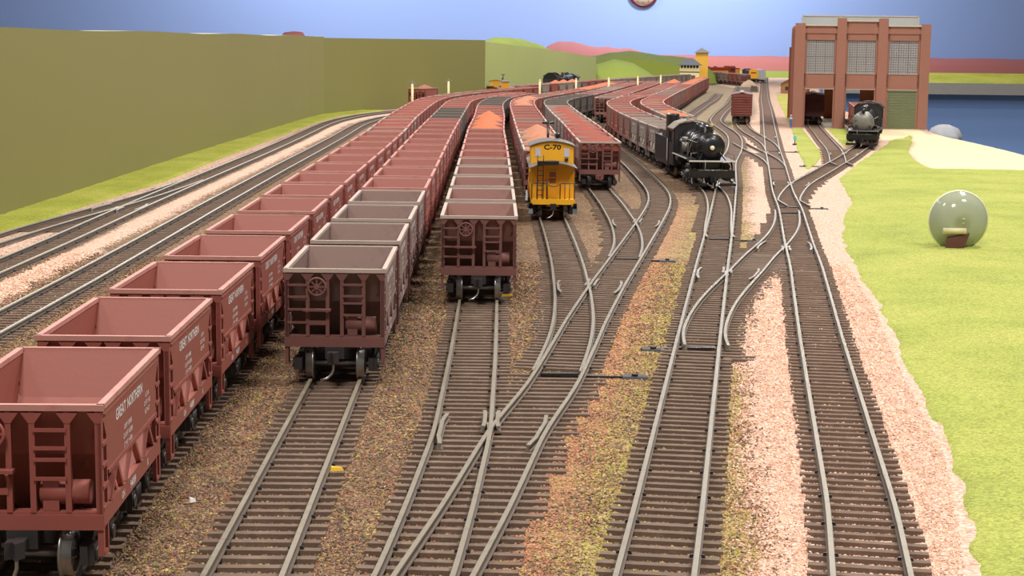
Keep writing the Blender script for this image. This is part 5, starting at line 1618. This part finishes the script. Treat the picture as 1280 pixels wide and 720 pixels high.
# ------------------------------------------------------------------ posts between the strings
cream_post = mat('cream_post_paint', (240, 226, 170), .7, var=.03)
for i, (x, y, h, w) in enumerate([(-163, 2700, 58, 'with a cap beside the string nearest the green wall'), (-117, 3000, 57, 'left of the dark wall corner'), (47, 3140, 57, 'left of the far black locomotive'),
                                  (121, 3330, 57, 'in front of the far black locomotive tender'), (195, 3505, 57, 'right of the far black locomotive'), (272, 3735, 57, 'in front of the olive hill'), (343, 3975, 57, 'left of the cream yard tower')]):
    t = thing('marker_post', 'slim cream post ' + w, 'post', x, y, 0, 0, 'cream posts between the strings')
    MB().tube([(0, 0, -4), (0, 0, h - 4)], 2.0, 10).obj('shaft', cream_post, t)
    if i < 2:
        b = MB(); b.box(-5.5, 5.5, -1.4, 1.4, h - 5, h - 2.5); b.cyl((0, 0, h - 4), (0, 0, h), 1.6, n=8); b.obj('cap', M['roof_grey'], t)
    else:
        MB().lathe([(2.0, 0), (2.6, .6), (1.2, 2.4), (0, 2.8)], (0, 0, h - 4.2), 'z', 10).obj('cap', cream_post, t)

# ------------------------------------------------------------------ little things beside the track
def worker(x, y, rot):
    t = thing('person', 'tiny worker in blue trousers, pale shirt and pale cap at the engine house corner', 'person', x, y, -2.6, rot)
    # one continuous body grown over a skeleton, in model scale: 20 mm tall
    J = {'pelvis': (0, 0, 9.6), 'waist': (0, 0, 11.4), 'chest': (0, .1, 14.2), 'neck': (0, 0, 16.2), 'head': (0, -.25, 17.6), 'crown': (0, -.1, 19.2),
         'hipl': (-.95, 0, 9.2), 'kneel': (-1.05, -.25, 5.0), 'anklel': (-1.1, .1, .8), 'toel': (-1.2, -1.4, .45),
         'hipr': (.95, 0, 9.2), 'kneer': (1.05, -.1, 5.0), 'ankler': (1.15, .2, .8), 'toer': (1.3, -1.3, .45),
         'shl': (-1.9, .1, 15.3), 'ell': (-2.5, .3, 12.4), 'wrl': (-2.5, -.7, 9.9), 'hal': (-2.45, -1.0, 9.1),
         'shr': (1.9, .1, 15.3), 'elr': (2.55, .35, 12.5), 'wrr': (2.2, -1.3, 10.8), 'har': (2.05, -1.9, 10.4)}
    R = {'pelvis': 1.45, 'waist': 1.3, 'chest': 1.6, 'neck': .62, 'head': 1.05, 'crown': .85, 'hipl': 1.0, 'hipr': 1.0, 'kneel': .75, 'kneer': .75, 'anklel': .5, 'ankler': .5, 'toel': .5, 'toer': .5,
         'shl': .75, 'shr': .75, 'ell': .55, 'elr': .55, 'wrl': .4, 'wrr': .4, 'hal': .42, 'har': .42}
    E = [('pelvis', 'waist'), ('waist', 'chest'), ('chest', 'neck'), ('neck', 'head'), ('head', 'crown'), ('pelvis', 'hipl'), ('hipl', 'kneel'), ('kneel', 'anklel'), ('anklel', 'toel'), ('pelvis', 'hipr'), ('hipr', 'kneer'), ('kneer', 'ankler'), ('ankler', 'toer'),
         ('chest', 'shl'), ('shl', 'ell'), ('ell', 'wrl'), ('wrl', 'hal'), ('chest', 'shr'), ('shr', 'elr'), ('elr', 'wrr'), ('wrr', 'har')]
    K = list(J); me = bpy.data.meshes.new('body')
    G = 100.0                                     # grown at a hundredth of metre scale, then reduced
    me.from_pydata([tuple(c * S * G for c in J[k]) for k in K], [(K.index(a), K.index(b)) for a, b in E], [])
    o = bpy.data.objects.new('body', me); C.objects.link(o); o.parent = t; o.scale = (1 / G,) * 3
    md = o.modifiers.new('skin', 'SKIN'); md.use_smooth_shade = True
    for i, k in enumerate(K):
        sv = me.skin_vertices[0].data[i]; sv.radius = (R[k] * S * G, R[k] * S * G)
    me.skin_vertices[0].data[0].use_root = True
    o.modifiers.new('sub', 'SUBSURF').levels = 1; o.modifiers['sub'].render_levels = 1
    m = bpy.data.materials.new('worker_paint'); m.use_nodes = True; nt = m.node_tree
    tc = nt.nodes.new('ShaderNodeTexCoord'); sp = nt.nodes.new('ShaderNodeSeparateXYZ'); nt.links.new(tc.outputs['Object'], sp.inputs[0])
    r = nt.nodes.new('ShaderNodeValToRGB'); r.color_ramp.interpolation = 'CONSTANT'
    mr = nt.nodes.new('ShaderNodeMapRange'); mr.inputs['From Max'].default_value = 20 * S * G; nt.links.new(sp.outputs['Z'], mr.inputs['Value']); nt.links.new(mr.outputs['Result'], r.inputs['Fac'])
    e = r.color_ramp.elements; e[0].color = lin(60, 50, 46); e[1].position = .06; e[1].color = lin(84, 120, 190)
    for p_, c_ in ((.66, (196, 200, 210)), (.815, (222, 180, 150))):
        k = e.new(p_); k.color = lin(*c_)
    nt.links.new(r.outputs['Color'], nt.nodes['Principled BSDF'].inputs['Base Color'])
    me.materials.append(m)
    b = MB(); b.lathe([(1.25, 0), (1.3, .5), (1.1, 1.2), (.5, 1.7), (0, 1.8)], (0, -.1, 18.2), 'z', 14); b.box(-.9, .9, -2.1, -.9, 18.2, 18.5); b.obj('cap', M['edge_white'], t)


worker(420, 2560, 0.4)


def switch_stand(label, x, y, color, h):
    t = thing('switch_stand', label, 'switch stand', x, y, -2.6, .3, 'switch stands')
    MB().hexa([(-3, -2, -1), (3, -2, -1), (3, 2, -1), (-3, 2, -1)], [(-2, -1.4, 1.4), (2, -1.4, 1.4), (2, 1.4, 1.4), (-2, 1.4, 1.4)]).obj('base', M['dark_iron'], t)
    MB().cyl((0, 0, 1), (0, 0, h - 3), .6, n=8).obj('mast', M['dark_iron'], t)
    b = MB(); b.box(-2, 2, -.5, .5, h - 5.4, h - .6); b.cyl((0, 0, h - .6), (0, 0, h + .6), .9, n=8); b.obj('target', mat(label.split()[1] + '_target', color, .5, var=.02), t)


switch_stand('small cyan switch stand on the pink ballast before the engine house', 349, 2092, (120, 206, 206), 11)
switch_stand('small yellow switch stand beside the black locomotive boiler', 286, 2440, (236, 206, 90), 11)


def chip(label, x, y, color, rot, l=3.2, w=1.4):
    b = MB(); b.hexa([(-l, -w, 0), (l, -w * .8, 0), (l, w, 0), (-l * .9, w, 0)], [(-l * .8, -w * .6, 1.1), (l * .8, -w * .5, .9), (l * .7, w * .6, .8), (-l * .7, w * .7, 1.2)])
    o = b.obj('plastic_chip', mat('chip', color, .5, var=.02)); o.location = (x * S, y * S, -2.3 * S); o.rotation_euler = (0, 0, rot)
    tag(o, label, 'chip')


chip('yellow plastic chip lying beside the right rail of the nearest empty track', -46.5, 440, (238, 186, 40), 0.2, 1.9, .9)
chip('thin yellow splinter beside the middle empty track', -2.2, 766, (236, 190, 40), 0.1, 2.6, .5)
chip('white crumb lying by the left rail of the nearest empty track', -79, 407, (240, 238, 232), 0.6, .8, .6)

# clear plastic scoop at the edge of the turf
sc_ = thing('plastic_scoop', 'round clear grey plastic scoop with a brown handle block at the edge of the turf', 'scoop', 262, 985, -1, 0)
b = MB(); b.lathe([(17.0, 0), (17.3, -.8), (16.9, -1.4), (15.6, -5), (12, -8.4), (6.5, -10.4), (0, -11), (0, -10.4), (6.2, -9.8), (11.5, -7.9), (14.9, -4.7), (16.2, -1.2), (16.4, 0)], (0, 0, 15), 'y', 44)
b.obj('bowl', glass_material('clear_plastic', (176, 182, 160), .62, .12), sc_)
MB().ring((0, 0, 15), 17.2, .7, 'y', 44, 8).obj('bowl_rim', mat('pale_plastic_rim', (226, 226, 190), .4), sc_)
MB().cyl((-11, -9.5, 9.5), (2, -12, 9.8), 1.9, n=12).obj('peg', mat('cream_peg', (206, 196, 150), .5), sc_)
MB().hexa([(-10, -12.6, -3), (0, -12.6, -3), (0, -6, -3), (-8, -6, -3)], [(-9.5, -12.2, 5), (4, -12.2, 8.6), (4, -7, 8.6), (-7.6, -7, 6)]).obj('handle_block', mat('brown_wood_block', (92, 52, 40), .6), sc_)
rk = MB(); rk.lathe([(0, -4), (26, -4), (24, 6), (17, 16), (8, 21), (0, 22)], (0, 0, 0), 'z', 18)
rk.v = [(x * (1 + .25 * math.sin(3 * y)), y * (1 + .2 * math.cos(x)), z) for x, y, z in rk.v]
o = rk.obj('boulder', mat('grey_boulder', (166, 168, 172), .9, var=.12)); o.location = (640 * S, 2508 * S, -14 * S); tag(o, 'grey plaster boulder at the table edge right of the sand', 'boulder')
# ------------------------------------------------------------------ light
def lamp(name, x, y, z, power, size, tilt=(0, 0), color=(1, 0.97, 0.92)):
    l = bpy.data.lights.new(name, 'AREA'); l.energy = power; l.size = size * S; l.color = color
    o = bpy.data.objects.new(name, l); C.objects.link(o); o.location = (x * S, y * S, z * S)
    o.rotation_euler = (math.radians(tilt[0]), math.radians(tilt[1]), 0)
    return o


for y, p in ((450, 11), (1600, 12), (2800, 11), (4000, 12), (5300, 13)):
    lamp('unseen_lamp', 720, y, 1250, p, 200, (0, 28))
for y, p in ((700, 6), (2100, 9), (3500, 8), (4900, 8)):
    lamp('unseen_lamp', -800, y, 1250, p, 200, (0, -30))
for x, p in ((-900, 19), (900, 26)):  # unseen lamps added to brighten the blue back wall
    lamp('unseen_lamp', x, 7500, 1300, p, 300, (38, 0), (1, 1, 1))
lamp('unseen_lamp', -150, -500, 1500, 17, 260, (38, 0))
w = bpy.data.worlds.new('room'); SC.world = w; w.use_nodes = True
w.node_tree.nodes['Background'].inputs['Color'].default_value = (1.0, 0.98, 0.96, 1)
w.node_tree.nodes['Background'].inputs['Strength'].default_value = 0.15
SC.view_settings.view_transform = 'Standard'; SC.view_settings.look = 'None'
SC.view_settings.exposure = 0.28; SC.view_settings.gamma = 1; SC.view_settings.use_curve_mapping = False
SC.cycles.use_denoising = True
SC.cycles.max_bounces = 6
